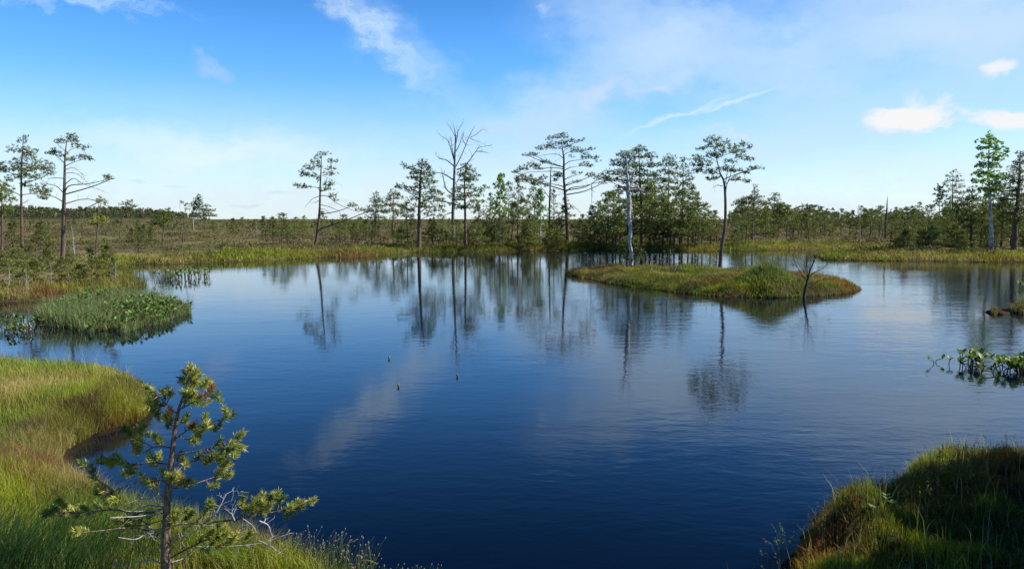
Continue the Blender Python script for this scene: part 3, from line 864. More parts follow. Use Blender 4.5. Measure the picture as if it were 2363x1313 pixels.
sketch_tree('pine_tree', 'dark pine crown cut by the left edge of the view', (4, 580), [(4, 580), (5, 500), (3, 425)], [0.10, 0.07, 0.02],
    [(6, 435, 22, 10), (12, 455, 22, 12), (-8, 450, 22, 14), (8, 478, 22, 10), (-5, 495, 22, 10)], seed=3)
G_LS = 'small pines scattered behind the left shore'
sketch_tree('pine_tree', 'small crooked pine with yellow green tufts just right of the bare-limbed tall pine', (217, 618), [(217, 618), (224, 540), (228, 468)], [0.05, 0.035, 0.01],
    [(232, 470, 10, 8), (226, 500, 17, 8), (218, 512, 15, 7), (236, 508, 12, 6, .8)], tint=NEEDY, seed=4, group=G_LS)
sketch_tree('pine_tree', 'thin bent pine with flat sparse crown above the left shore', (276, 563), [(276, 563), (278, 520), (287, 490), (292, 474)], [0.06, 0.045, 0.03, 0.01],
    [(288, 470, 12, 5), (306, 474, 10, 5), (299, 465, 8, 4), (272, 512, 12, 5, .8), (300, 485, 9, 4, .6)], seed=5, group=G_LS)
sketch_tree('pine_tree', 'short bushy pine with slanting top, left of the slim birch pair', (376, 566), [(376, 566), (377, 520), (379, 485)], [0.07, 0.05, 0.015],
    [(380, 492, 16, 8), (368, 503, 16, 8), (388, 504, 14, 8), (362, 514, 12, 7), (380, 518, 16, 7), (388, 482, 6, 4)], tint=np.array((0.055, 0.10, 0.025)), seed=6, group=G_LS)
sketch_tree('pine_tree', 'leaning half dead pine with grey twiggy top beside the slim birch', (420, 575), [(420, 575), (424, 520), (428, 478)], [0.06, 0.04, 0.01],
    [(425, 470, 12, 6, .5), (432, 480, 7, 5, .5)], [], [[(424, 500), (415, 480), (416, 464)], [(427, 490), (436, 475)]], seed=7, group=G_LS)
sketch_tree('birch_tree', 'slim white birch with wind-swept dark crown on the left bog', (447, 535), [(447, 535), (446, 505), (447, 480), (455, 458)], [0.09, 0.07, 0.05, 0.02],
    [(458, 458, 8, 8, 1.4), (450, 470, 8, 10, 1.5), (462, 472, 8, 9, 1.2), (446, 486, 5, 10, 1.2), (455, 482, 6, 6)], tint=np.array((0.05, 0.085, 0.03)), bark=M_BIRCH, fol=M_LEAF, leafy=True, seed=8, needle=1.4)
sketch_tree('pine_tree', 'flat layered pine right of the slim white birch', (472, 537), [(472, 537), (474, 505), (477, 472)], [0.09, 0.06, 0.02],
    [(477, 475, 10, 3), (480, 484, 17, 4), (470, 492, 18, 4), (485, 497, 15, 4), (472, 505, 12, 4), (464, 483, 10, 3)], tint=NEEDB, seed=9, group=G_LS)
# --- lone pine
sketch_tree('pine_tree', 'lone tall pine with layered one-sided crown and a long drooping branch to the right', (729, 568),
    [(729, 568), (737, 495), (739, 428), (741, 390), (743, 350)], [0.17, 0.12, 0.08, 0.05, 0.012],
    [(747, 355, 14, 4), (733, 363, 7, 4), (766, 371, 14, 5), (724, 372, 12, 5), (733, 382, 13, 5), (765, 388, 14, 4), (712, 388, 15, 6), (763, 400, 16, 5), (700, 403, 14, 5), (720, 405, 16, 5),
     (757, 424, 14, 7), (702, 430, 17, 5), (685, 428, 12, 3), (752, 436, 18, 5), (767, 450, 12, 5), (776, 460, 8, 4), (812, 474, 16, 4), (833, 484, 14, 4), (850, 486, 10, 3, .7), (735, 415, 10, 4, .7), (694, 395, 6, 4)],
    [[(738, 452), (755, 453), (775, 468), (800, 480), (820, 487), (842, 486)], [(737, 434), (715, 431), (685, 429)], [(739, 412), (720, 406), (695, 403)], [(741, 392), (725, 390), (705, 386)], [(741, 400), (755, 398), (772, 401)]],
    [[(736, 453), (720, 460), (705, 478)], [(738, 472), (760, 478), (783, 488), (785, 497)], [(741, 404), (765, 415), (788, 428)], [(737, 462), (722, 470)], [(738, 482), (750, 484), (760, 494)]], tint=NEEDB, seed=10, dens=0.9)
# --- middle group on the far shore
G_MS = 'pines along the far shore right of the lone pine'
sketch_tree('pine_tree', 'small pointed dark pine at the tip of the lone pine\'s drooping branch', (866, 552), [(866, 552), (867, 500), (868, 442)], [0.09, 0.06, 0.015],
    [(868, 450, 8, 6), (862, 463, 12, 6), (876, 463, 10, 5), (868, 476, 18, 6), (855, 487, 14, 6), (880, 487, 14, 6), (862, 500, 20, 6), (884, 503, 10, 4), (872, 514, 16, 5)], tint=NEEDB, seed=11, group=G_MS)
sketch_tree('pine_tree', 'middling pine with round open crown, second right of the lone pine', (906, 555), [(906, 555), (907, 500), (908, 440)], [0.10, 0.07, 0.015],
    [(908, 446, 14, 7), (898, 458, 14, 6), (918, 455, 12, 6), (892, 472, 14, 6), (912, 472, 16, 6), (928, 475, 10, 5), (900, 487, 20, 6), (920, 490, 14, 6), (905, 502, 12, 4, .7)], seed=12, group=G_MS)
sketch_tree('pine_tree', 'small dark pine tucked in front of the broad middle pine', (941, 560), [(941, 560), (939, 510), (938, 465)], [0.08, 0.05, 0.012],
    [(938, 470, 9, 6), (932, 482, 13, 6), (946, 484, 13, 6), (936, 496, 18, 6), (948, 505, 10, 5)], tint=NEEDB, seed=13, group=G_MS)
sketch_tree('pine_tree', 'broad tall pine with heavy dark trunk left of the dead tree', (967, 572), [(967, 572), (967, 500), (969, 440), (971, 401), (976, 372)], [0.22, 0.16, 0.11, 0.07, 0.015],
    [(975, 377, 14, 8), (987, 386, 10, 8), (944, 386, 14, 6), (930, 380, 6, 3, .7), (968, 394, 18, 9), (990, 400, 12, 8), (958, 408, 18, 8), (984, 414, 20, 9), (1003, 420, 10, 4), (926, 431, 16, 6), (945, 436, 14, 6),
     (972, 428, 20, 8), (996, 438, 18, 7), (1012, 446, 12, 5), (962, 444, 16, 7, .7), (988, 456, 26, 8), (1010, 463, 18, 5), (950, 460, 14, 5, .7), (980, 474, 22, 7), (1005, 485, 20, 5), (1015, 475, 12, 4), (985, 494, 18, 5, .7), (955, 482, 10, 4, .6)],
    [[(968, 462), (950, 448), (922, 434)], [(968, 492), (985, 480), (1015, 476)], [(969, 470), (990, 458), (1015, 455)]], [[(967, 510), (985, 500), (1005, 498)], [(968, 480), (948, 470), (930, 462)]], tint=NEEDB, seed=14, group=G_MS)
sketch_tree('dead_tree', 'tallest tree, a leafless grey dead pine with forked upward branches in the middle', (1046, 560), [(1046, 560), (1045, 497), (1047, 453), (1049, 380), (1051, 320), (1050, 307), (1045, 281)], [0.20, 0.19, 0.17, 0.12, 0.07, 0.05, 0.01],
    (), (), [[(1049, 375), (1042, 350), (1035, 328), (1028, 320), (1017, 313)], [(1050, 388), (1062, 365), (1075, 335), (1085, 310), (1096, 290)], [(1084, 318), (1100, 310), (1112, 300), (1121, 301)],
     [(1085, 320), (1100, 326), (1119, 334)], [(1048, 384), (1030, 370), (1015, 366), (1005, 357)], [(1052, 325), (1058, 300), (1070, 281)], [(1050, 315), (1040, 297), (1031, 284)], [(1048, 368), (1043, 340), (1040, 318)],
     [(1054, 392), (1068, 386), (1082, 372), (1098, 350), (1106, 341), (1126, 337)], [(1100, 350), (1112, 350), (1125, 353)], [(1046, 415), (1030, 405), (1018, 400), (993, 398)], [(1045, 450), (1030, 436), (1023, 412), (1020, 394)],
     [(1044, 470), (1022, 465), (1004, 463)], [(1045, 490), (1030, 495), (1018, 507)], [(1052, 350), (1062, 330), (1066, 312)], [(1051, 335), (1056, 315), (1054, 290)], [(1050, 425), (1060, 412), (1063, 395)], [(1075, 335), (1068, 322), (1070, 305)]],
    bark=bark_mat('weathered_pine_wood', (0.06, 0.058, 0.062), (0.17, 0.165, 0.175)), seed=15, twig=1.5, limb_k=1.7)
sketch_tree('pine_tree', 'dense green pine standing right against the tall dead tree', (1075, 568), [(1075, 568), (1073, 480), (1072, 420), (1076, 376)], [0.16, 0.11, 0.07, 0.015],
    [(1076, 384, 12, 8), (1084, 396, 16, 8), (1066, 402, 12, 8), (1088, 412, 16, 8), (1074, 414, 14, 8), (1104, 404, 6, 3, .7), (1085, 432, 15, 7), (1116, 432, 12, 5), (1106, 440, 12, 4), (1062, 432, 12, 7), (1098, 449, 18, 6), (1075, 450, 14, 7),
     (1113, 465, 10, 5), (1060, 456, 14, 8), (1090, 465, 14, 6), (1048, 468, 12, 6), (1080, 478, 18, 6), (1050, 440, 10, 8, .8), (1060, 478, 14, 6), (1102, 482, 10, 6, .7), (1040, 455, 9, 5, .7)],
    [], [[(1073, 470), (1090, 462), (1105, 463)]], seed=16, group=G_MS)
# --- the big pair
sketch_tree('pine_tree', 'slender dark pine with bushy yellowish left branch beside the largest spreading pine', (1267, 557), [(1267, 557), (1268, 480), (1270, 420), (1271, 382)], [0.15, 0.11, 0.08, 0.02],
    [(1213, 413, 22, 8, 1.2), (1240, 420, 16, 7), (1196, 410, 10, 5), (1253, 410, 10, 5), (1287, 405, 12, 5), (1258, 428, 10, 4), (1282, 415, 8, 4)],
    [[(1267, 456), (1252, 436), (1238, 427), (1205, 420)], [(1270, 420), (1285, 412), (1298, 406)], [(1270, 424), (1255, 420), (1240, 424)], [(1271, 395), (1278, 375), (1292, 366)]], [[(1269, 460), (1285, 450), (1292, 452)]], seed=17, yellow=(0,), group='two big spreading pines right of centre')
sketch_tree('pine_tree', 'largest spreading pine with wide flat layered crown and thick curved limbs', (1311, 557), [(1311, 557), (1307, 493), (1304, 450), (1301, 409), (1301, 365), (1297, 340), (1296, 318)], [0.27, 0.20, 0.17, 0.14, 0.11, 0.06, 0.02],
    [(1283, 315, 11, 5), (1301, 314, 11, 6), (1266, 320, 8, 4), (1320, 326, 13, 5), (1343, 323, 8, 3), (1296, 331, 16, 5), (1267, 334, 14, 6), (1250, 341, 13, 5), (1232, 356, 13, 4), (1217, 357, 10, 3), (1280, 341, 10, 4, .7), (1308, 338, 12, 4),
     (1330, 346, 13, 6), (1345, 351, 10, 4), (1362, 344, 11, 4), (1352, 361, 14, 5), (1374, 363, 11, 4), (1380, 372, 8, 3, .6), (1353, 381, 15, 6), (1230, 381, 16, 6), (1208, 388, 13, 5), (1258, 373, 12, 5), (1243, 388, 12, 4), (1192, 396, 10, 5), (1286, 404, 12, 5),
     (1365, 404, 14, 5), (1384, 409, 14, 6), (1400, 415, 10, 5), (1330, 398, 11, 4, .7), (1333, 419, 13, 3, .7), (1390, 422, 10, 3), (1305, 462, 7, 7), (1314, 478, 8, 7, .7), (1318, 496, 10, 6, .7), (1310, 512, 10, 6, .6), (1318, 362, 8, 3, .5)],
    [[(1302, 368), (1288, 357), (1262, 357), (1232, 363)], [(1302, 382), (1315, 373), (1340, 369), (1368, 366)], [(1302, 394), (1316, 387), (1345, 383)], [(1300, 390), (1275, 387), (1245, 390), (1215, 392)], [(1301, 402), (1282, 396), (1230, 397), (1200, 402)],
     [(1306, 443), (1318, 434), (1350, 429), (1380, 421), (1402, 416)], [(1303, 432), (1282, 426), (1252, 423)], [(1304, 428), (1315, 421), (1332, 418)], [(1299, 352), (1308, 344), (1330, 340)], [(1298, 345), (1280, 341), (1255, 342)], [(1300, 360), (1312, 352), (1340, 352)], [(1302, 415), (1318, 408), (1338, 403)]],
    [[(1309, 470), (1325, 478), (1343, 494)], [(1365, 427), (1366, 450), (1364, 476)], [(1306, 452), (1290, 442)]], seed=18, dens=1.0, group='two big spreading pines right of centre', tint=NEEDB)
# --- dense pine behind the snag and slim pines to its right
sketch_tree('pine_tree', 'big dense dark crowned pine directly behind the white snag', (1482, 563), [(1482, 563), (1480, 480), (1477, 420), (1474, 342)], [0.20, 0.15, 0.11, 0.02],
    [(1474, 345, 18, 7, 1.3), (1437, 356, 15, 7, 1.2), (1458, 360, 20, 8, 1.3), (1497, 360, 20, 7, 1.2), (1427, 376, 20, 8, 1.2), (1460, 380, 24, 9, 1.3), (1500, 380, 18, 8, 1.2), (1410, 398, 18, 7), (1440, 398, 20, 8, 1.2), (1478, 400, 26, 9, 1.3), (1510, 402, 12, 6),
     (1420, 414, 20, 7), (1400, 410, 12, 5), (1455, 418, 22, 7, 1.1), (1490, 420, 22, 8, 1.2), (1470, 436, 26, 8), (1440, 436, 16, 6), (1500, 440, 18, 7), (1480, 456, 26, 8, 1.2), (1455, 462, 20, 8), (1505, 462, 16, 7), (1478, 480, 28, 9)],
    [[(1478, 430), (1450, 418), (1405, 412)], [(1478, 410), (1500, 400), (1515, 398)]], seed=19, tint=NEEDB * 1.05)
sketch_tree('pine_tree', 'tall narrow pine with stacked tufts, left of two slim neighbours right of the snag', (1541, 560), [(1541, 560), (1542, 480), (1544, 360)], [0.14, 0.10, 0.015],
    [(1545, 364, 14, 7), (1538, 378, 18, 7), (1556, 380, 12, 6), (1532, 394, 14, 6), (1550, 398, 18, 7), (1526, 412, 14, 5), (1545, 416, 16, 6), (1560, 420, 12, 5), (1538, 434, 18, 6), (1554, 446, 16, 6), (1530, 455, 16, 6), (1545, 468, 20, 7), (1540, 488, 20, 8)], seed=20)
sketch_tree('pine_tree', 'slim layered pine just left of the leaning island pine', (1574, 562), [(1574, 562), (1575, 480), (1577, 362)], [0.13, 0.09, 0.012],
    [(1577, 370, 10, 6, .8), (1584, 382, 12, 5, .8), (1570, 388, 12, 5, .8), (1588, 398, 12, 5, .8), (1572, 406, 16, 6), (1592, 412, 12, 5), (1578, 424, 20, 6), (1564, 434, 14, 6), (1592, 434, 14, 5), (1580, 448, 22, 7), (1600, 456, 14, 6), (1570, 466, 20, 7), (1590, 478, 20, 8), (1575, 492, 22, 8)], seed=21)
# --- pines right of the island pine
sketch_tree('pine_tree', 'rounded pine with spiky top right of the island pine', (1736, 556), [(1736, 556), (1738, 500), (1742, 428)], [0.12, 0.09, 0.015],
    [(1743, 430, 5, 5), (1742, 442, 10, 6, .8), (1746, 454, 16, 5), (1732, 456, 14, 6), (1720, 465, 20, 8, 1.2), (1748, 468, 20, 8, 1.1), (1766, 470, 12, 6), (1705, 470, 16, 6), (1728, 482, 22, 8, 1.1), (1755, 484, 20, 7), (1708, 486, 14, 7), (1740, 496, 20, 6, .8)], seed=22)
sketch_tree('pine_tree', 'layered pine standing between the rounded pine and the open treeline', (1785, 550), [(1785, 550), (1786, 500), (1788, 448)], [0.10, 0.07, 0.012],
    [(1788, 450, 10, 4), (1785, 460, 14, 5), (1796, 468, 12, 5), (1778, 474, 14, 5), (1805, 474, 12, 6), (1790, 484, 20, 6), (1812, 488, 14, 6), (1786, 498, 20, 6)], seed=23)
# --- right edge group
sketch_tree('birch_tree', 'tall light green birch with white trunk among the dark pines at the right', (2288, 580), [(2288, 580), (2287, 520), (2283, 450), (2281, 380), (2284, 312)], [0.20, 0.15, 0.10, 0.06, 0.015],
    [(2284, 316, 14, 8), (2268, 324, 14, 6), (2296, 328, 14, 8), (2276, 338, 18, 8), (2300, 342, 10, 6), (2262, 360, 12, 6), (2284, 358, 14, 8), (2317, 347, 12, 7, 1.2), (2300, 366, 14, 7), (2322, 356, 8, 5), (2270, 378, 16, 8), (2292, 382, 16, 8), (2260, 398, 14, 7),
     (2280, 402, 18, 8), (2305, 404, 16, 7), (2266, 416, 20, 7), (2288, 420, 18, 8), (2312, 410, 10, 5), (2274, 434, 20, 7), (2298, 434, 16, 7), (2288, 448, 14, 6), (2256, 380, 6, 6, .6)],
    tint=np.array((0.20, 0.33, 0.085)), bark=M_BIRCH, fol=M_LEAF, leafy=True, seed=24, needle=1.3, dens=1.7, lift=0.7)
sketch_tree('pine_tree', 'tall dark pine at the right edge beside the light green birch', (2340, 580), [(2340, 580), (2345, 500), (2352, 420), (2354, 352)], [0.22, 0.17, 0.11, 0.02],
    [(2354, 358, 12, 7), (2348, 372, 14, 6), (2366, 374, 14, 6), (2344, 388, 18, 6), (2362, 394, 16, 6), (2336, 404, 18, 7), (2360, 412, 18, 7), (2330, 420, 22, 8), (2356, 430, 20, 8), (2322, 436, 22, 8, 1.2), (2350, 448, 24, 9, 1.2), (2318, 456, 24, 9, 1.2), (2345, 468, 26, 9, 1.2), (2316, 478, 24, 9, 1.2), (2350, 488, 24, 9, 1.2), (2325, 500, 26, 9, 1.1), (2352, 512, 20, 8)], tint=NEEDB, seed=25)
sketch_tree('pine_tree', 'spindly grey green pine with see-through crown, left of the light green birch', (2199, 560), [(2199, 560), (2198, 480), (2199, 394)], [0.12, 0.08, 0.012],
    [(2200, 397, 10, 4, .6), (2188, 406, 10, 4, .6), (2208, 406, 10, 4, .6), (2198, 416, 16, 4, .7), (2215, 418, 10, 3, .7), (2184, 424, 10, 4, .6), (2204, 430, 18, 4, .7), (2220, 428, 8, 3, .7), (2192, 440, 14, 4, .7), (2212, 444, 14, 4, .7), (2196, 456, 16, 5, .8), (2188, 468, 16, 6), (2210, 472, 16, 6)], tint=NEEDB, seed=26)
sketch_tree('birch_tree', 'small leafy birch left of the spindly grey green pine', (2170, 560), [(2170, 560), (2168, 500), (2167, 428)], [0.07, 0.05, 0.012],
    [(2166, 430, 9, 7), (2172, 442, 9, 7), (2163, 446, 8, 8), (2170, 458, 12, 8), (2164, 470, 9, 7), (2178, 450, 6, 6)], tint=np.array((0.05, 0.10, 0.04)), bark=M_BIRCH, fol=M_LEAF, leafy=True, seed=27, needle=1.3)
sketch_tree('dead_tree', 'straight dark dead trunk with short stubs standing before the right treeline', (2043, 556), [(2043, 556), (2044, 520), (2046, 490), (2048, 453)], [0.17, 0.15, 0.11, 0.015],
    (), (), [[(2044, 520), (2036, 516), (2024, 514)], [(2045, 505), (2052, 500)], [(2046, 495), (2040, 490)], [(2046, 485), (2053, 478)], [(2044, 530), (2050, 526)], [(2047, 475), (2043, 470)]], bark=M_DARKWOOD, seed=28, twig=0.3)
sketch_tree('pine_tree', 'dark layered pine filling the gap between spindly pine and birch', (2240, 575), [(2240, 575), (2242, 510), (2244, 428)], [0.15, 0.11, 0.02],
    [(2244, 440, 16, 7), (2232, 455, 20, 8), (2252, 458, 18, 8), (2224, 470, 22, 9, 1.2), (2254, 474, 22, 9, 1.2), (2215, 486, 20, 8, 1.2), (2242, 490, 24, 9, 1.2), (2266, 492, 18, 8), (2222, 504, 22, 8), (2250, 508, 22, 8), (2235, 520, 22, 7)], tint=NEEDB, seed=29)

# --- on the island
sketch_tree('dead_tree', 'white barkless snag with broken top standing at the back of the island', (1457, 617), [(1458, 617), (1457, 585), (1453, 560), (1455, 530), (1451, 500), (1452, 465), (1449, 440), (1450, 420), (1446, 400), (1447, 378), (1442, 350)], [0.11, 0.10, 0.10, 0.115, 0.13, 0.13, 0.12, 0.08, 0.055, 0.05, 0.02],
    (), (), [[(1446, 374), (1440, 362), (1434, 352)], [(1447, 378), (1456, 366), (1463, 357)], [(1450, 420), (1457, 410), (1463, 403)], [(1451, 432), (1462, 420), (1474, 411)], [(1455, 440), (1478, 439), (1493, 447)], [(1450, 480), (1436, 473)], [(1449, 428), (1438, 418)], [(1447, 392), (1440, 385)]],
    bark=bark_mat('bare_white_wood', (0.09, 0.085, 0.085), (0.66, 0.64, 0.65), 7, 0.6, 0.5), seed=30, twig=0.5, z0=0.25, limb_k=3.2)
sketch_tree('pine_tree', 'low dark bushy pine around the foot of the white snag', (1452, 614), [(1452, 614), (1456, 580), (1458, 545)], [0.05, 0.035, 0.01],
    [(1458, 548, 14, 8, 1.2), (1450, 560, 20, 9, 1.2), (1468, 562, 16, 8, 1.2), (1456, 574, 24, 9, 1.3), (1440, 588, 14, 8), (1472, 588, 14, 9, 1.2), (1455, 600, 20, 7)], tint=NEEDB * 0.8, seed=31, z0=0.25)
sketch_tree('pine_tree', 'leaning pine with forked trunk and umbrella crown growing on the island', (1661, 613), [(1661, 613), (1665, 575), (1673, 520), (1674, 470), (1671, 422), (1661, 398), (1655, 372), (1648, 340)], [0.12, 0.10, 0.085, 0.075, 0.06, 0.04, 0.03, 0.01],
    [(1648, 320, 14, 6), (1634, 326, 8, 4), (1618, 342, 12, 4), (1640, 336, 14, 5), (1662, 334, 12, 6), (1650, 357, 20, 8, 1.2), (1610, 366, 15, 7), (1628, 378, 18, 7), (1614, 392, 13, 7), (1640, 396, 14, 7), (1602, 378, 8, 6), (1668, 347, 12, 6), (1690, 340, 14, 6), (1717, 334, 11, 5),
     (1702, 348, 16, 6), (1726, 367, 14, 4), (1710, 360, 14, 5), (1668, 388, 15, 6), (1694, 392, 16, 6), (1746, 388, 18, 4), (1722, 396, 13, 5), (1684, 372, 14, 5, .7), (1702, 413, 14, 5), (1725, 419, 11, 4), (1640, 413, 12, 5), (1655, 410, 10, 5, .7), (1730, 340, 6, 4), (1676, 328, 8, 4)],
    [[(1674, 455), (1677, 428), (1686, 404), (1690, 380), (1702, 350)], [(1676, 425), (1690, 410), (1715, 398), (1748, 390)], [(1655, 375), (1640, 365), (1615, 358)], [(1664, 404), (1645, 396), (1615, 390)], [(1690, 378), (1705, 368), (1728, 366)], [(1672, 430), (1678, 400), (1672, 370)], [(1648, 345), (1640, 332), (1622, 340)]],
    [[(1668, 430), (1655, 428), (1645, 433)]], seed=32, z0=0.35, needle=0.72, tint=NEED * 1.15, dens=1.35)
sketch_tree('birch_sapling', 'thin yellow leaved birch sapling at the foot of the leaning island pine', (1652, 612), [(1652, 612), (1652, 590), (1650, 560)], [0.012, 0.008, 0.004],
    [(1648, 562, 8, 6, .7), (1655, 575, 9, 6, .8), (1643, 578, 9, 6, .7), (1654, 588, 9, 5, .7)], tint=np.array((0.24, 0.20, 0.03)), fol=M_LEAF, leafy=True, seed=33, cat='sapling', needle=0.55, bark=M_DARKWOOD)
sketch_tree('dead_shrub', 'dark leafless shrub leaning from the water at the front right of the island', (1855, 688), [(1855, 688), (1858, 668), (1864, 645), (1869, 625), (1880, 600), (1886, 583)], [0.062, 0.055, 0.045, 0.032, 0.018, 0.008],
    (), (), [[(1864, 648), (1862, 620), (1860, 592), (1862, 580)], [(1869, 628), (1876, 605), (1879, 585)], [(1866, 640), (1878, 630), (1888, 622)], [(1868, 634), (1895, 622), (1909, 610), (1909, 598)], [(1863, 650), (1848, 630), (1838, 615), (1825, 608)],
             [(1863, 640), (1850, 618), (1842, 607)], [(1840, 616), (1832, 600), (1830, 588)], [(1864, 655), (1880, 652), (1898, 644), (1918, 646)], [(1861, 664), (1872, 660), (1886, 652)], [(1860, 645), (1850, 636)], [(1868, 625), (1870, 600), (1868, 584)]],
    bark=M_DARKWOOD, seed=34, z0=0.0, twig=1.6, limb_k=1.05, cat='shrub', ground=-0.05)

# ------------------------------------------------------------------ pines copied from a few prototypes
def proto_pine(name, h, width, crown0, dens, tint, seed, dead=False, leafy=False, flat=0.32, bark=M_BARK, fol=M_NEEDLE, nb=26, needle=1.0, lean=0.04):
    """a whole free-standing pine at the origin: trunk with whorled limbs, and its crown"""
    random.seed(seed); st = np.random.default_rng(seed)
    root = empty(name)
    B, FN = Acc(), Acc()
    n = 9
    t = np.linspace(0, 1, n)
    wob = st.normal(0, 0.018 * h, (n, 2)).cumsum(0) * 0.5 * t[:, None]
    tp = np.stack([wob[:, 0] + lean * h * t, wob[:, 1], h * t - 0.08], -1)
    r0 = 0.017 * h + 0.012
    B.tube(tp, r0 * (1 - 0.88 * t), 6, (1, 1, 1), 0.06)
    ga = st.uniform(0, 6.28)
    for k in range(nb):
        f = crown0 * 0.75 + (1 - crown0 * 0.75) * (k + st.uniform(0, 0.8)) / nb
        f = min(f, 0.985)
        ga += 2.4 + st.normal(0, 0.5)
        p0 = np.array([np.interp(f, t, tp[:, i]) for i in range(3)])
        g = (f - crown0) / (1 - crown0)
        prof = (1 - g) ** 0.7 * 0.85 + 0.18 if g > 0 else 0.6
        ln = width * prof * st.uniform(0.6, 1.15)
        d = np.array((math.cos(ga), math.sin(ga), 0.0))
        up = 0.15 + 0.5 * max(g, 0)
        q1 = p0 + d * ln * 0.5 + np.array((0, 0, ln * up * 0.4)) + st.normal(0, 0.05 * ln, 3)
        q2 = p0 + d * ln + np.array((0, 0, ln * up)) + st.normal(0, 0.07 * ln, 3)
        pth = smooth_path([p0, q1, q2], 3)
        rb = max(0.006, r0 * (1 - f) * 0.5)
        B.tube(pth, np.linspace(rb, rb * 0.3, len(pth)), 4)
        if dead or g < 0:
            twigs(B, pth, 4, ln * 0.45, rb * 0.4, sub=1); continue
        twigs(B, pth, 2, ln * 0.4, rb * 0.35)
        L = (0.15 if not leafy else 0.11) * needle; w = (0.05 if not leafy else 0.085) * needle
        for (u, sc_) in ((0.98, 0.42), (0.62, 0.36)):
            c = p0 * (1 - u) + q2 * u + st.normal(0, 0.08 * ln, 3)
            rx = ln * sc_ + 0.10; ry = rx * flat + 0.05
            m = max(5, int(dens * rx * ry * 3.14 * 1.15 / (0.5 * L * w * 9)))
            pts = pad_points(c, rx, ry, rx, m)
            tt = np.clip(st.normal(0.35, 0.25, (m, 1)), 0, 1)
            tufts(FN, pts, L, w, 9, tint * (1 - tt) + (NEEDY if not leafy else tint * 1.3) * tt)
    if not dead:
        tufts(FN, pad_points(tp[-1], 0.12 * width + 0.08, 0.2 * width + 0.08, 0.12 * width + 0.08, int(20 * dens)), 0.15 * needle, 0.05 * needle, 9, tint)
    B.build('trunk', bark, root, smooth=True)
    if FN.n: FN.build('crown', fol, root)
    return root

PROTO = {}   # key: (root, height, used)
def reg(key, h, *a, **k): PROTO[key] = [proto_pine(k.pop('name', 'pine_tree'), h, *a, **k), h, False]
reg('tallA', 7.0, 1.45, 0.4, 1.3, NEED, 201, nb=30)
reg('tallB', 7.0, 1.25, 0.35, 1.0, NEEDB * 1.4, 202, nb=34)
reg('bushA', 4.5, 1.45, 0.26, 0.95, NEED * 1.25, 203, nb=30)
reg('bushB', 4.5, 1.3, 0.3, 0.9, np.array((0.150, 0.185, 0.046)), 204, nb=28, lean=-0.05)
reg('thin', 4.0, 0.75, 0.4, 0.8, np.array((0.06, 0.078, 0.03)), 205, nb=22)
reg('smallA', 2.2, 0.75, 0.2, 1.0, np.array((0.070, 0.098, 0.022)), 206, nb=18, needle=0.8)
reg('smallB', 2.2, 0.55, 0.3, 0.9, np.array((0.078, 0.090, 0.028)), 207, nb=16, needle=0.8, lean=0.09)
reg('shrub', 1.5, 0.8, 0.05, 1.1, np.array((0.125, 0.150, 0.030)), 208, nb=18, needle=0.75)
reg('dead', 3.2, 0.7, 0.3, 1.0, NEED, 209, dead=True, bark=M_GREYWOOD, name='dead_tree', nb=20)
reg('deadS', 2.0, 0.55, 0.2, 1.0, NEED, 210, dead=True, bark=M_GREYWOOD, name='dead_tree', nb=18)
reg('birch', 4.5, 0.8, 0.3, 0.8, np.array((0.17, 0.27, 0.06)), 211, leafy=True, bark=M_BIRCH, fol=M_LEAF, name='birch_tree', nb=26, flat=0.7, needle=1.2)

reg('dense', 4.0, 1.15, 0.03, 2.6, NEED, 212, nb=60, flat=0.45)

def place(key, x, y, h, label, group=None, cat='tree', rz=None, wide=1.0):
    ent = PROTO[key]; src = ent[0]
    if not ent[2]: r = src; ent[2] = True
    else:
        r = src.copy(); COL.objects.link(r)
        for ch in src.children:
            c = ch.copy(); COL.objects.link(c); c.parent = r
    k = h / ent[1]
    r.location = (float(x), float(y), zat(x, y) - 0.02)
    r.scale = (k * wide, k * wide, k)
    r.rotation_euler = (0, 0, random.uniform(0, 6.28) if rz is None else rz)
    tag(r, label, cat)
    if group: r['group'] = group
    elif 'group' in r: del r['group']
    return r

random.seed(55)
ORD = ['leftmost', 'second from the left', 'third from the left', 'fourth from the left', 'fifth from the left', 'sixth from the left', 'seventh from the left', 'eighth from the left', 'ninth from the left', 'tenth from the left',
       'eleventh from the left', 'twelfth from the left', 'thirteenth from the left', 'fourteenth from the left', 'fifteenth from the left', 'sixteenth from the left', 'seventeenth from the left', 'eighteenth from the left',
       'nineteenth from the left', 'twentieth from the left', 'ninth from the right', 'eighth from the right', 'seventh from the right', 'sixth from the right', 'fifth from the right', 'fourth from the right', 'third from the right', 'second from the right', 'rightmost']
MADE = []
def at_px(key, px, base, top, label, group=None, wide=1.0, cat='tree'):
    base0 = base
    for _ in range(40):
        x, y = G(px, base, 0.45)
        if land(np.array([x]), np.array([y]))[0][0] > 0.4: break
        base -= 1.0
    o = at_px_(key, px, base, top, label, group, wide, cat, x, y)
    MADE.append((label, px, o)); return o
def at_px_(key, px, base, top, label, group, wide, cat, x, y):
    h = (base - top) * y / F0 + 0.15
    return place(key, x, y, h, label, group, cat, wide=wide)

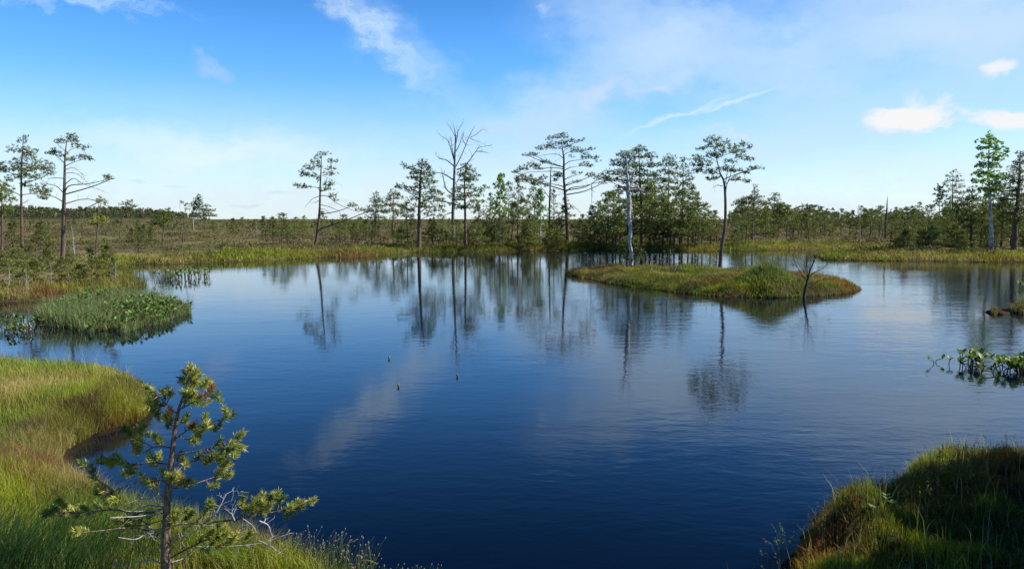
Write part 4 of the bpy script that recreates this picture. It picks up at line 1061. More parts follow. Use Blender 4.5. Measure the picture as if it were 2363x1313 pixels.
G1 = 'pines and birches crowded left of the big spreading pair'
L1 = 'slim pine in the belt left of the big spreading pair'
for key, px, b, t, w in (('birch', 1153, 562, 408, .8), ('tallB', 1128, 556, 452, .8), ('tallB', 1172, 558, 425, .85), ('tallA', 1195, 558, 418, .8), ('bushA', 1140, 560, 470, .9), ('tallB', 1218, 566, 448, .8),
                         ('bushB', 1205, 560, 460, 1), ('tallA', 1235, 552, 425, .8), ('birch', 1247, 562, 440, .8), ('thin', 1180, 560, 470, 1), ('bushB', 1160, 568, 490, .9), ('tallB', 1280, 555, 440, .7),
                         ('bushA', 1226, 564, 492, .9), ('thin', 1110, 562, 474, 1), ('thin', 1293, 560, 478, 1)):
    at_px(key, px, b, t, {'birch': 'light green birch left of the big spreading pair'}.get(key, L1), G1, w)
G2 = 'dense pine wood behind the island'
L2 = 'pine in the dense wood behind the island'
random.seed(56)
for key, px, b, t, w in (('bushA', 1400, 562, 445, 1.1), ('bushA', 1415, 566, 438, 1.1), ('tallB', 1432, 560, 432, 1), ('bushB', 1385, 560, 476, 1.1), ('bushB', 1362, 560, 490, 1.1), ('bushA', 1446, 566, 455, 1.1), ('bushB', 1420, 570, 482, 1),
                         ('bushA', 1500, 562, 430, 1.1), ('tallB', 1514, 558, 405, 1), ('bushB', 1510, 568, 460, 1.1), ('bushA', 1530, 566, 452, 1.1), ('tallA', 1522, 556, 420, .9), ('bushB', 1556, 566, 460, 1.1), ('bushA', 1568, 562, 440, 1.1),
                         ('tallB', 1598, 560, 432, 1), ('bushA', 1604, 565, 462, 1.1), ('bushB', 1620, 562, 470, 1.1), ('tallB', 1612, 556, 450, .9), ('bushB', 1640, 563, 484, 1.1), ('bushA', 1588, 568, 476, 1.1), ('bushA', 1545, 570, 478, 1.1), ('thin', 1655, 560, 488, 1.1),
                         ('bushB', 1478, 570, 470, 1.1), ('bushA', 1345, 558, 500, 1.0), ('thin', 1372, 556, 478, 1.1), ('bushA', 1462, 558, 440, 1.1), ('tallB', 1490, 556, 420, 1)):
    at_px(key, px, b, t, L2, G2, w)
G3 = 'pines of the treeline between island pine and right edge'
L3 = 'low pine in the treeline right of the island pine'
random.seed(57)
for key, px, b, t, w in (('bushA', 1712, 548, 468, 1.1), ('bushB', 1762, 550, 482, 1), ('bushA', 1815, 548, 476, 1.1), ('bushB', 1830, 545, 482, 1.1), ('thin', 1795, 546, 470, 1), ('bushA', 1850, 545, 490, 1.1), ('bushB', 1878, 543, 486, 1.1), ('tallB', 1893, 540, 480, 1.1),
                         ('bushB', 1915, 545, 492, 1), ('bushA', 1940, 540, 484, 1), ('thin', 1960, 545, 488, 1.1), ('tallB', 1988, 545, 478, 1.2), ('bushA', 2008, 545, 484, 1.1), ('bushB', 1975, 552, 505, 1.2), ('bushA', 2028, 548, 480, 1.1), ('tallA', 2066, 545, 482, 1.2),
                         ('bushA', 2085, 550, 486, 1.1), ('tallB', 2118, 550, 470, 1.2), ('bushB', 2104, 556, 492, 1.1), ('bushA', 2140, 555, 480, 1.1), ('bushB', 2155, 562, 505, 1.1), ('bushA', 2185, 568, 490, 1.1), ('bushA', 2206, 566, 478, 1.1), ('bushB', 2262, 570, 470, 1.1),
                         ('bushA', 2275, 562, 450, 1.1), ('bushA', 2310, 572, 462, 1.2), ('bushB', 2332, 568, 480, 1.2), ('bushA', 2362, 572, 450, 1.2), ('tallB', 2300, 560, 430, 1), ('bushB', 2385, 575, 440, 1.1), ('bushA', 2135, 565, 515, 1.1), ('bushB', 1862, 556, 508, 1.1)):
    at_px(key, px, b, t, L3 if px < 2150 else 'pine in the dark clump around the right birch', G3 if px < 2150 else 'dark pine clump around the right birch', w)
random.seed(58)
at_px('birch', 2150, 572, 528, 'bright green birch bush low in front of the right treeline', None, 2.0)
at_px('birch', 2120, 568, 535, 'small pale leaved bush left of the bright green birch bush', None, 1.8)
for key, px, b, t, w in (('bushB', 700, 558, 500, .8), ('bushA', 650, 562, 495, 1.2), ('bushB', 665, 564, 508, 1.2), ('bushA', 797, 556, 500, 1.2), ('bushB', 630, 562, 505, 1.0), ('thin', 615, 556, 500, 1.3), ('bushA', 830, 558, 504, 1.1), ('bushB', 1020, 560, 495, 1),
                         ('bushA', 1100, 566, 500, 1), ('thin', 1000, 560, 505, 1.2), ('bushA', 1052, 566, 506, 1), ('bushB', 785, 560, 512, 1.2), ('bushA', 745, 552, 490, .8), ('bushB', 1335, 560, 508, 1), ('thin', 845, 562, 510, 1.2), ('bushB', 680, 556, 506, 1.2)):
    at_px(key, px, b, t, 'low bushy far shore pine right of the lone pine' if px > 760 else 'low bushy pine near the foot of the lone pine', 'low bushy pines on the far shore', w)
random.seed(71)
for k in range(12):
    px = random.uniform(1345, 1700); b = random.uniform(556, 571)
    at_px('shrub' if k % 3 else 'smallA', px, b, b - random.uniform(22, 48), 'low green bush at the foot of the wood behind the island', 'low bushes at the foot of the dense wood', random.uniform(1.0, 1.5))
for k in range(20):
    px = random.uniform(2060, 2380); b = random.uniform(560, 578)
    at_px('shrub' if k % 3 else 'bushB', px, b, b - random.uniform(22, 50), 'low green bush on the far shore near the right edge', 'low bushes on the right far shore', random.uniform(1.0, 1.5))
for k in range(22):
    px = random.uniform(840, 1330); b = random.uniform(554, 568)
    at_px('shrub' if k % 3 else 'smallB', px, b, b - random.uniform(18, 42), 'low green bush on the far shore under the tall middle pines', 'low bushes under the tall middle pines', random.uniform(1.0, 1.5))
# left shore undergrowth
G4 = 'small pines on the left peninsula'
random.seed(59)
for key, px, b, t, w in (('shrub', 40, 625, 585, 1.1), ('shrub', 78, 640, 590, 1.2), ('shrub', 110, 620, 578, 1.2), ('smallA', 135, 640, 590, 1), ('shrub', 160, 618, 582, 1.2), ('shrub', 8, 630, 590, 1), ('deadS', 118, 645, 592, 1), ('deadS', 60, 655, 605, 1),
                         ('smallB', 212, 640, 560, 1), ('smallA', 252, 632, 555, 1), ('deadS', 266, 640, 588, 1), ('deadS', 200, 625, 580, 1.1), ('shrub', 182, 640, 602, 1), ('smallA', 96, 580, 520, 1), ('smallB', 30, 585, 515, 1), ('dead', 172, 590, 520, 1),
                         ('smallA', 320, 580, 530, .9), ('thin', 328, 582, 520, .9), ('smallB', 303, 574, 530, 1), ('shrub', 240, 600, 570, 1), ('smallA', 350, 572, 533, 1), ('deadS', 20, 650, 600, 1.1), ('deadS', 160, 655, 615, 1.1), ('shrub', 225, 655, 622, 1)):
    at_px(key, px, b, t, 'grey leafless little tree on the left peninsula' if 'dead' in key else 'small yellow green pine on the left peninsula', G4 if 'dead' not in key else 'dead little trees on the left peninsula', w)

# scattered dwarf pines over the open bog
random.seed(60)
cnt = 0
LFAR = 'dwarf pine scattered on the open bog beyond the pond'
while cnt < 190:
    u = random.random()
    yy = 62 + 190 * u ** 1.5
    px = random.uniform(-60, 2420)
    dn = 0.5 if px < 560 else (0.9 if px < 1350 else (0.75 if px < 1700 else 1.0))
    if random.random() > dn: continue
    x = (px - W0 / 2) / F0 * yy
    s, h_ = land(np.array([x]), np.array([yy]))
    if s[0] < 2.0: continue
    right = px > 1650
    reg_ = [w_ for lim_, w_ in ((330, 'on the open bog behind the left peninsula'), (700, 'on the open bog left of the lone pine'), (1030, 'on the bog between lone pine and dead tree'), (1320, 'on the bog behind the big spreading pair'), (1660, 'in the wood behind the island'), (2040, 'on the bog left of the dark dead trunk'), (9999, 'on the bog right of the dark dead trunk')) if px < lim_]
    h = random.uniform(0.9, 2.0) if not right else random.uniform(1.3, 2.9)
    key = random.choice(['smallA', 'smallB', 'smallA', 'thin', 'bushB', 'shrub', 'bushA', 'deadS'])
    place(key, x, yy, h, ('grey dead dwarf tree ' if 'dead' in key else 'dwarf pine ') + reg_[0], ('dead dwarf trees ' if 'dead' in key else 'dwarf pines ') + reg_[0], wide=random.uniform(0.9, 1.3))
    cnt += 1

def far_wood():
    """the pines too far off to be told apart, and the wood on the low ridge"""
    A, rg = Acc(), np.random.default_rng(77)
    xs, ys, hs = [], [], []
    n = 5200
    y = 130 + 900 * rg.uniform(0, 1, n) ** 1.8; px = rg.uniform(-150, 2500, n)
    right = px > 1680
    keep = rg.uniform(0, 1, n) < np.where(right, 0.9, np.where(px < 600, 0.22, 0.3))
    y, px, right = y[keep], px[keep], right[keep]
    x = (px - W0 / 2) / F0 * y
    vv = fbm(px, y * 3, 90, 611, 3)
    h = np.where(right & (y < 420), rg.uniform(1.4, 3.9, len(y)) * (0.45 + 1.1 * vv), rg.uniform(0.5, 1.5, len(y)))
    # ridge
    m = 4200
    xr = rg.uniform(-700, -190, m); yr = rg.uniform(500, 720, m)
    hz = land(xr, yr)[1]; k = hz > 1.9
    xr, yr = xr[k], yr[k]
    x = np.concatenate([x, xr]); y = np.concatenate([y, yr]); h = np.concatenate([h, rg.uniform(2.5, 5.0, len(xr))])
    z = land(x, y)[1]
    # each tree: ragged stack of leaf faces round a short stem
    kf = 46
    n = len(x)
    g = rg.uniform(0.12, 1.0, (n, kf)) ** 0.8
    wdt = (0.26 * h)[:, None] * (1.15 - g * 0.9)
    th = rg.uniform(0, 2 * math.pi, (n, kf)); rr = wdt * rg.uniform(0.2, 1.0, (n, kf))
    p = np.stack([x[:, None] + np.cos(th) * rr, y[:, None] + np.sin(th) * rr, z[:, None] + g * h[:, None]], -1).reshape(-1, 3)
    sz = np.repeat(0.11 * h + 0.0003 * y, kf)[:, None]
    e1 = rg.normal(0, 1, p.shape) * np.array((1, 1, 0.45)) * sz; e2 = rg.normal(0, 1, p.shape) * np.array((1, 1, 0.5)) * sz * 0.6
    v = np.stack([p - e2, p + e2, p + e1], 1).reshape(-1, 3)
    base = np.array((0.110, 0.125, 0.050)) * rg.uniform(0.65, 1.35, (n, 1)) + np.array((0.022, 0.010, 0.004)) * rg.uniform(0, 1, (n, 1))
    A.add(v, np.arange(len(v)).reshape(-1, 3), None, np.repeat(base, kf * 3, 0))
    tag(A.build('distant_pines', M_NEEDLE), 'far-off low pines forming the treeline and covering the ridge on the horizon', 'forest', kind='stuff')
far_wood()

# ------------------------------------------------------------------ the young pine in the foreground
def young_pine():
    Y0 = 4.15
    bx, by = P(382, 1335, Y0)[0], Y0
    zb = zat(bx, by)
    root = empty('young_pine', (bx, by, zb))
    tag(root, 'young pine with tufted green needles and grey dead twigs standing on the near left bank', 'pine')
    B, D = Acc(), Acc()
    rg = np.random.default_rng(5); random.seed(5)
    tr = [(382, 1335), (383, 1290), (383, 1250), (385, 1180), (389, 1120), (396, 1060), (401, 1010), (409, 960), (415, 935), (426, 905), (438, 862)]
    tp = [P(a, b, Y0) for a, b in tr]; tp[0][2] = zb - 0.03
    tpath = smooth_path(tp, 4)
    rr = np.interp(np.linspace(0, 1, len(tpath)), np.linspace(0, 1, 11), [0.034, 0.028, 0.024, 0.020, 0.018, 0.014, 0.011, 0.0085, 0.007, 0.005, 0.003])
    B.tube(tpath, rr, 12, (1, 1, 1), 0.10)
    stubs = Acc()
    shoots = []     # position, direction
    def limb(pts, tips, r0, dead=False, slope=None):
        sl = slope if slope is not None else rg.uniform(-0.7, 0.7)
        x0 = pts[0][0]
        def dep(x, j=0): return Y0 + sl * abs(x - x0) * Y0 / F0 + j
        pth = smooth_path([P(a, b, dep(a)) + rg.normal(0, 0.004, 3) for a, b in pts], 4)
        acc = D if dead else B
        r0 = r0 * (0.62 if not dead else 0.85); rl = np.linspace(r0, r0 * 0.4, len(pth))
        acc.tube(pth, rl, 6, (1, 1, 1), 0.12)
        for (a, b) in tips:
            c = P(a, b, dep(a, rg.uniform(-0.06, 0.06)))
            i = int(np.argmin(np.linalg.norm(pth - c, axis=1) + 0.5 * np.linalg.norm(pth - pth[-1], axis=1) * 0.1))
            i = max(0, i - 1)
            p0 = pth[i]
            if np.linalg.norm(c - p0) > 0.012:
                q = (p0 + c) / 2 + np.array((0, 0, -0.006)) + rg.normal(0, 0.006, 3)
                sp = smooth_path([p0, q, c], 3)
                acc.tube(sp, np.linspace(0.0036, 0.0022, len(sp)), 5)
            dr = unit(unit(c - pth[max(0, i - 2)]) * 0.8 + np.array((0, 0, 0.65)) + rg.normal(0, 0.22, 3))
            shoots.append((c, dr))
            if rg.uniform() < 0.7:    # a neighbour shoot
                c2 = c + rg.normal(0, 0.020, 3); shoots.append((c2, unit(dr + rg.normal(0, 0.5, 3))))
        return pth
    limb([(438, 870), (441, 858), (444, 850)], [(441, 852), (430, 862), (452, 862), (440, 872), (428, 884), (452, 882), (440, 892), (430, 905), (448, 905), (460, 893), (438, 915)], 0.004)
    limb([(412, 948), (440, 930), (465, 915), (486, 900)], [(486, 900), (476, 912), (488, 915), (462, 922), (470, 932), (450, 925)], 0.006)
    limb([(410, 955), (425, 935), (440, 918)], [(440, 930), (428, 925)], 0.005)
    limb([(409, 955), (388, 938), (372, 918), (352, 902)], [(350, 900), (356, 915), (348, 928), (360, 938), (352, 948), (386, 902), (392, 915), (382, 918)], 0.006)
    limb([(404, 985), (378, 970), (362, 955)], [(358, 958), (370, 968), (348, 945)], 0.005)
    limb([(403, 1000), (390, 980), (385, 965)], [(386, 968), (395, 975)], 0.004)
    limb([(401, 1012), (440, 990), (482, 976), (522, 964)], [(531, 961), (518, 966), (497, 990), (470, 966), (428, 972), (440, 985), (458, 1003), (442, 1014), (450, 994), (470, 985)], 0.007)
    limb([(399, 1050), (440, 1042), (482, 1034), (522, 1022), (545, 1016)], [(547, 1014), (532, 1022), (526, 1034), (502, 1024), (490, 1050), (515, 1052), (504, 1062), (483, 1060), (524, 1046), (506, 1040), (475, 1068), (515, 1068)], 0.008)
    limb([(397, 1072), (430, 1069), (468, 1056)], [(455, 1060), (420, 1066)], 0.005)
    limb([(393, 1128), (440, 1119), (480, 1105), (514, 1090)], [(516, 1080), (518, 1100), (505, 1092), (484, 1120), (430, 1114), (442, 1118), (500, 1104)], 0.007)
    limb([(398, 1036), (362, 1032), (332, 1045), (312, 1040)], [(290, 996), (300, 1000), (322, 1002), (316, 1030), (326, 1020), (360, 1014), (372, 1020), (318, 1046), (310, 1012), (330, 1000)], 0.007)
    limb([(394, 1072), (352, 1067), (302, 1072), (250, 1066), (197, 1076)], [(195, 1076), (228, 1068), (250, 1066), (276, 1058), (264, 1070), (292, 1090), (308, 1090), (347, 1070), (368, 1058), (284, 1068), (300, 1080), (256, 1074), (355, 1058)], 0.008)
    limb([(389, 1112), (342, 1106), (302, 1116), (250, 1136)], [(220, 1106), (236, 1130), (256, 1146), (270, 1150), (340, 1112), (392, 1104), (362, 1116), (228, 1140), (215, 1092), (330, 1100), (350, 1120), (402, 1112), (380, 1096)], 0.008)
    limb([(386, 1172), (322, 1180), (262, 1176), (182, 1182), (122, 1182)], [(118, 1184), (130, 1178), (146, 1166), (140, 1188), (166, 1180), (202, 1182), (230, 1166), (345, 1190), (158, 1172), (178, 1190), (248, 1160), (262, 1150)], 0.010)
    limb([(384, 1232), (302, 1222), (232, 1226), (176, 1231)], [(178, 1230), (312, 1205), (200, 1228)], 0.008)
    limb([(386, 1196), (340, 1210), (300, 1215)], [(302, 1200), (322, 1198), (280, 1205)], 0.006)
    limb([(390, 1208), (450, 1206), (520, 1201), (565, 1196), (622, 1182), (682, 1170)], [(694, 1163), (684, 1172), (668, 1172), (642, 1160), (640, 1148), (622, 1155), (602, 1150), (604, 1162), (582, 1160), (560, 1164), (566, 1178), (582, 1186), (602, 1180), (618, 1172), (588, 1172), (472, 1186), (490, 1172), (426, 1180), (432, 1194), (396, 1196), (410, 1190), (655, 1178), (560, 1152), (480, 1200)], 0.011, slope=0.25)
    limb([(390, 1285), (430, 1266), (482, 1246), (532, 1240), (548, 1234)], [(502, 1215), (522, 1234), (490, 1250), (532, 1250), (462, 1246), (410, 1228), (500, 1262), (515, 1222), (540, 1240), (505, 1240), (480, 1235), (418, 1236)], 0.010, slope=-0.2)
    # dead, lichen grey wood
    for pts in ([(440, 1262), (530, 1256), (600, 1250), (664, 1234)], [(530, 1256), (552, 1232), (572, 1214)], [(470, 1205), (520, 1170), (556, 1132)], [(500, 1190), (512, 1160), (520, 1138)], [(390, 1305), (352, 1292), (342, 1272), (366, 1262)],
                [(384, 1180), (350, 1156), (328, 1152), (300, 1160)], [(384, 1160), (366, 1140), (360, 1130)], [(384, 1190), (360, 1178), (338, 1180), (290, 1180)], [(382, 1215), (350, 1222), (335, 1205)], [(385, 1250), (352, 1240), (335, 1228)],
                [(386, 1300), (420, 1290), (440, 1275)], [(350, 1292), (300, 1300), (262, 1302)], [(384, 1165), (372, 1150), (376, 1128)], [(388, 1245), (430, 1228), (470, 1218), (500, 1212)], [(560, 1196), (585, 1215), (590, 1240), (560, 1256)],
                [(540, 1200), (538, 1180), (548, 1164)], [(600, 1250), (630, 1262), (640, 1275)], [(386, 1212), (420, 1215), (450, 1212)], [(384, 1170), (340, 1168), (318, 1175), (300, 1195)], [(388, 1262), (410, 1240), (432, 1232)],
                [(384, 1225), (340, 1235), (310, 1245), (270, 1240)], [(386, 1185), (350, 1190), (318, 1186), (255, 1192)], [(600, 1200), (620, 1210), (626, 1225)]):
        pth = limb(pts, [], rg.uniform(0.0032, 0.0062), True)
        twigs(D, pth, 6, 0.06, 0.0016, (1, 1, 1), 0.15, 1)
    B.build('trunk', M_SAPBARK, root, (bx, by, zb), smooth=True)
    D.build('dead_branch', bark_mat('lichen_twigs', (0.20, 0.19, 0.18), (0.46, 0.44, 0.42), 70, 0.4, 0.3), root, (bx, by, zb), smooth=True)
    # needle shoots: bottle brushes of single needles
    N = Acc()
    for c, d in shoots:
        ln = rg.uniform(0.022, 0.060); n = int(90 * ln / 0.045) + 12
        t = rg.uniform(0, 1, n)
        p = c - d * ln * 0.35 + d * (t[:, None] * ln)
        a = unit(np.cross(d, np.array((0.3, 0.5, 0.8)))); b = np.cross(d, a)
        ph = rg.uniform(0, 2 * math.pi, n)
        out = np.cos(ph)[:, None] * a + np.sin(ph)[:, None] * b
        dirn = unit(out * rg.uniform(0.55, 1.0, (n, 1)) + d * (0.35 + 0.75 * t[:, None]) + rg.normal(0, 0.10, (n, 3)))
        L = rg.uniform(0.028, 0.045, (n, 1)) * (0.8 + 0.25 * rg.uniform())
        sd = unit(np.cross(dirn, rg.normal(0, 1, (n, 3)))) * 0.0015
        bend = p + dirn * L * 0.55 + np.array((0, 0, -0.001))
        tip = p + dirn * L + np.array((0, 0, -0.0015))
        v = np.stack([p - sd, p + sd, bend + sd * 0.9, bend - sd * 0.9, tip], 1).reshape(-1, 3)
        k = np.arange(n)[:, None] * 5
        y = rg.uniform(0, 1)
        col = np.array((0.20, 0.27, 0.05)) * (1 - y) + np.array((0.44, 0.42, 0.09)) * y
        if rg.uniform() < 0.22: col = np.array((0.09, 0.15, 0.045))
        elif rg.uniform() < 0.06: col = np.array((0.30, 0.17, 0.06))
        cc = np.repeat(col * rg.uniform(0.6, 1.35, (n, 1)), 5, 0)
        N.add(v, k + np.array([[3, 2, 4]]), k + np.array([[0, 1, 2, 3]]), cc)
        if rg.uniform() < 0.35:   # orange-brown bud
            e = c + d * ln * 0.7
            N.tube([e, e + d * 0.006, e + d * 0.012], [0.0022, 0.0026, 0.0006], 5, (0.30, 0.13, 0.04))
    N.build('crown', M_NEARNEEDLE, root, (bx, by, zb))
young_pine()

# ------------------------------------------------------------------ water plants
def leaf(A, c, d, up, L, W, col):
    """an oval folded leaf"""
    d = unit(np.asarray(d, float)); s = unit(np.cross(d, up)); n_ = unit(np.cross(s, d))
    t = np.array((0, 0.2, 0.45, 0.7, 0.9, 1.0)); w = np.array((0.1, 0.7, 1.0, 0.85, 0.45, 0.03)) * W / 2
    dz = -0.18 * L * t ** 2
    cen = c + d * (t * L)[:, None] + n_ * dz[:, None]
    l = cen - s * w[:, None] + n_ * (w * 0.35)[:, None]; r = cen + s * w[:, None] + n_ * (w * 0.35)[:, None]
    v = np.vstack([l, cen, r]); k = len(t)
    q = [(i, k + i, k + i + 1, i + 1) for i in range(k - 1)] + [(k + i, 2 * k + i, 2 * k + i + 1, k + i + 1) for i in range(k - 1)]
    A.add(v, None, q, col)

def bogbean(St, Lf, x, y, h, size, rg, lean=(0, 0)):
    top = np.array((x + lean[0], y + lean[1], h))
    pth = smooth_path([(x, y, -0.05), (x + lean[0] * 0.2, y + lean[1] * 0.2, h * 0.55), top], 3)
    St.tube(pth, np.linspace(0.0075, 0.0045, len(pth)) * size / 0.09, 5, np.array((0.13, 0.10, 0.05)) * rg.uniform(0.5, 1.2))
    a0 = rg.uniform(0, 6.28)
    for k in range(3):
        a = a0 + k * 2.09 + rg.normal(0, 0.25)
        d = np.array((math.cos(a), math.sin(a), rg.uniform(0.5, 2.2)))
        leaf(Lf, top, d, np.array((0.02, 0.01, 1.0)), size * rg.uniform(0.8, 1.2), size * 0.62, np.array((0.135, 0.215, 0.06)) * rg.uniform(0.45, 1.5))

def bogbean_plant(label, spots, size, seed, group=None):
    rg = np.random.default_rng(seed)
    x0, y0 = G(*spots[0][:2])
    root = empty('bogbean_plant', (x0, y0, 0)); tag(root, label, 'water plant', group)
    for px, py, h in spots:
        S, Lf = Acc(), Acc()
        x, y = G(px, py); bogbean(S, Lf, x, y, h * 0.62, size * rg.uniform(0.85, 1.15), rg, (rg.normal(0, 0.10), rg.normal(0, 0.06)))
        S.build('stem', M_WATERLEAF, root, (x0, y0, 0), smooth=True)
        Lf.build('leaf', M_WATERLEAF, root, (x0, y0, 0), smooth=True)

GB = 'bogbean plants rising from the water on the right'
bogbean_plant('lone small bogbean plant, leftmost of those in the water on the right', [(2156, 838, 0.14), (2158, 836, 0.11)], 0.085, 301, GB)
bogbean_plant('second lone bogbean plant with pale leaf, right of the smallest one', [(2190, 838, 0.12)], 0.085, 302, GB)
bogbean_plant('reddish stemmed bogbean clump in the middle of those at the right', [(2216, 836, 0.24), (2240, 842, 0.20), (2252, 846, 0.22), (2262, 842, 0.15), (2270, 848, 0.19), (2246, 836, 0.17), (2230, 850, 0.10), (2256, 838, 0.26), (2266, 852, 0.2), (2244, 848, 0.22), (2262, 836, 0.24), (2234, 838, 0.16), (2258, 852, 0.12), (2236, 846, 0.10), (2222, 838, 0.25)], 0.125, 303, GB)
rgp = np.random.default_rng(9)
bogbean_plant('wide dark bogbean clump cut by the right edge of the view', [(rgp.uniform(2290, 2400), rgp.uniform(838, 866), rgp.uniform(0.08, 0.22)) for _ in range(44)], 0.12, 304, GB)
bogbean_plant('pale leaved bogbean clump by the right edge above the brown tussock', [(rgp.uniform(2350, 2395), rgp.uniform(660, 668), rgp.uniform(0.12, 0.3)) for _ in range(14)], 0.12, 305, GB)

def bogbean_mats():
    for label, n, area, size, h0, h1, seed in (
            ('dense green bogbean mat floating off the near left bank', 1500, MAT, 0.095, 0.18, 0.56, 311),
            ('thin dark line of bogbean standing in the water by the left peninsula', 120, poly([(352, 648), (420, 650), (486, 642), (484, 634), (400, 634), (352, 640)]), 0.10, 0.08, 0.30, 312),
            ('sparse bogbean and small white flower heads at the left edge of the water', 70, poly([(0, 778), (60, 775), (110, 762), (100, 740), (60, 738), (0, 745)]), 0.075, 0.04, 0.16, 313)):
        rg = np.random.default_rng(seed)
        A, x0, x1, y0, y1 = Acc(), area[:, 0].min(), area[:, 0].max(), area[:, 1].min(), area[:, 1].max()
        cnt = 0
        while cnt < n:
            x, y = rg.uniform(x0, x1), rg.uniform(y0, y1)
            s = sdist(area, np.array([x]), np.array([y]))[0]
            if s < 0: continue
            cnt += 1
            rag = float(fbm(np.array([x]), np.array([y]), 0.7, 401, 3)[0])
            fx_ = (x - x0) / (x1 - x0)
            if seed == 311 and (rag + 0.25 * min(1, s) < 0.45 or rg.uniform() < math.exp(-((fx_ - 0.55) / 0.22) ** 2) * 0.88): continue
            hmul = (0.25 + 0.45 * min(1, s / 0.9) + 0.7 * max(0, rag - 0.35)) if seed == 311 else 1
            bogbean(A, A, x, y, rg.uniform(h0, h1) * hmul, size * rg.uniform(0.45, 1.35), rg, (rg.normal(0, 0.06), rg.normal(0, 0.06)))
        if seed == 311:    # sedge through the mat, straw at its front
            n2 = 26000
            x = rg.uniform(x0, x1, n2); y = rg.uniform(y0, y1, n2); s = sdist(area, x, y); k = s > -0.05
            x, y, s = x[k], y[k], s[k]
            mid = np.exp(-(((x - (x0 + 0.5 * (x1 - x0))) / (0.33 * (x1 - x0))) ** 2))
            t = rg.uniform(0, 1, (len(x), 1)) < 0.18
            c = np.where(t, np.array((0.24, 0.17, 0.08)), np.array((0.15, 0.22, 0.08)))
            blades(A, x, y, np.zeros(len(x)), rg.uniform(0.14, 0.66, len(x)) * (0.3 + 0.8 * mid) * (0.5 + fbm(x, y, 0.5, 403, 2)), np.full(len(x), 0.008), c, 0.9)
        if seed == 313:
            for _ in range(16):
                x, y = G(rg.uniform(20, 90), rg.uniform(748, 775)); z = rg.uniform(0.05, 0.16)
                A.tube([(x, y, 0), (x, y, z)], [0.003, 0.003], 4, (0.1, 0.12, 0.05))
                A.tube([(x, y, z), (x + 0.01, y, z + 0.02), (x, y, z + 0.04)], [0.006, 0.011, 0.003], 6, (0.55, 0.53, 0.48))
        tag(A.build('bogbean_mat', M_WATERLEAF), label, 'water plants', kind='stuff')
bogbean_mats()

# yellow water lily buds
for (px, py, lb) in ((897, 829, 'topmost tiny bud rising from the open water left of centre'), (918, 893, 'lowest tiny round bud in the open water left of centre'), (1054, 870, 'tiny bud in the open water below the dead tree\'s reflection')):
    x, y = G(px, py)
    r = empty('water_lily_bud', (x, y, 0)); tag(r, lb, 'water lily', 'water lily buds')
    S, Bd = Acc(), Acc()
    S.tube([(x, y, -0.1), (x + 0.004, y, 0.0), (x + 0.008, y, 0.010)], [0.005, 0.005, 0.005], 6, (0.10, 0.13, 0.04))
    z = 0.0
    Bd.tube([(x + 0.008, y, z + a) for a in (0, 0.01, 0.025, 0.042, 0.052)], [0.005, 0.013, 0.017, 0.012, 0.004], 10, (0.20, 0.20, 0.06))
    S.build('stem', M_WATERLEAF, r, (x, y, 0)); Bd.build('bud', M_WATERLEAF, r, (x, y, 0), smooth=True)

# tussocks by the right edge
def tussock(label, pl, hgt, seed, n):
    rg = np.random.default_rng(seed)
    cx, cy = pl.mean(0)
    r = empty('tussock', (cx, cy, 0)); tag(r, label, 'tussock', 'sedge tussocks in the water at the right edge')
    x0, x1, y0, y1 = pl[:, 0].min(), pl[:, 0].max(), pl[:, 1].min(), pl[:, 1].max()
    A = Acc()
    x = rg.uniform(x0, x1, n); y = rg.uniform(y0, y1, n); s = sdist(pl, x, y); k = s > -0.02
    x, y, s = x[k], y[k], s[k]
    c = np.where(rg.uniform(0, 1, (len(x), 1)) < 0.5, np.array((0.20, 0.165, 0.07)), np.array((0.06, 0.075, 0.022)))
    blades(A, x, y, land(x, y)[1], hgt * rg.uniform(0.5, 1.2, len(x)) * (0.5 + sstep(0, 0.3, s) * 0.6), np.full(len(x), 0.009), c, 0.9)
    A.build('grass_blade', M_GRASS, r, (cx, cy, 0))['kind'] = 'stuff'
    Bm = Acc(); m = 14
    th = np.arange(m) * 2 * math.pi / m
    ring = []
    for f, z in ((0.62, -0.1), (0.55, 0.02), (0.4, 0.06), (0.2, 0.08)):
        rad = np.stack([(pl[:, 0].max() - cx) * np.cos(th), (pl[:, 1].max() - cy) * np.sin(th)], -1) * f * (1 + 0.1 * rg.normal(0, 1, (m, 1)))
        ring.append(np.column_stack([rad[:, 0] + cx, rad[:, 1] + cy, np.full(m, z)]))
    v = np.vstack(ring + [np.array([[cx, cy, 0.09]])])
    q = [(i * m + j, i * m + (j + 1) % m, (i + 1) * m + (j + 1) % m, (i + 1) * m + j) for i in range(3) for j in range(m)]
    Bm.add(v, [(3 * m + j, 3 * m + (j + 1) % m, 4 * m) for j in range(m)], q, (0.07, 0.030, 0.014))
    Bm.build('moss_cushion', M_GROUND, r, (cx, cy, 0), smooth=True)
tussock('brown sedge tussock on a red moss cushion at the right edge', TUS1, 0.30, 321, 4200)
tussock('small round sedge tussock left of the larger brown one', TUS2, 0.24, 322, 1600)

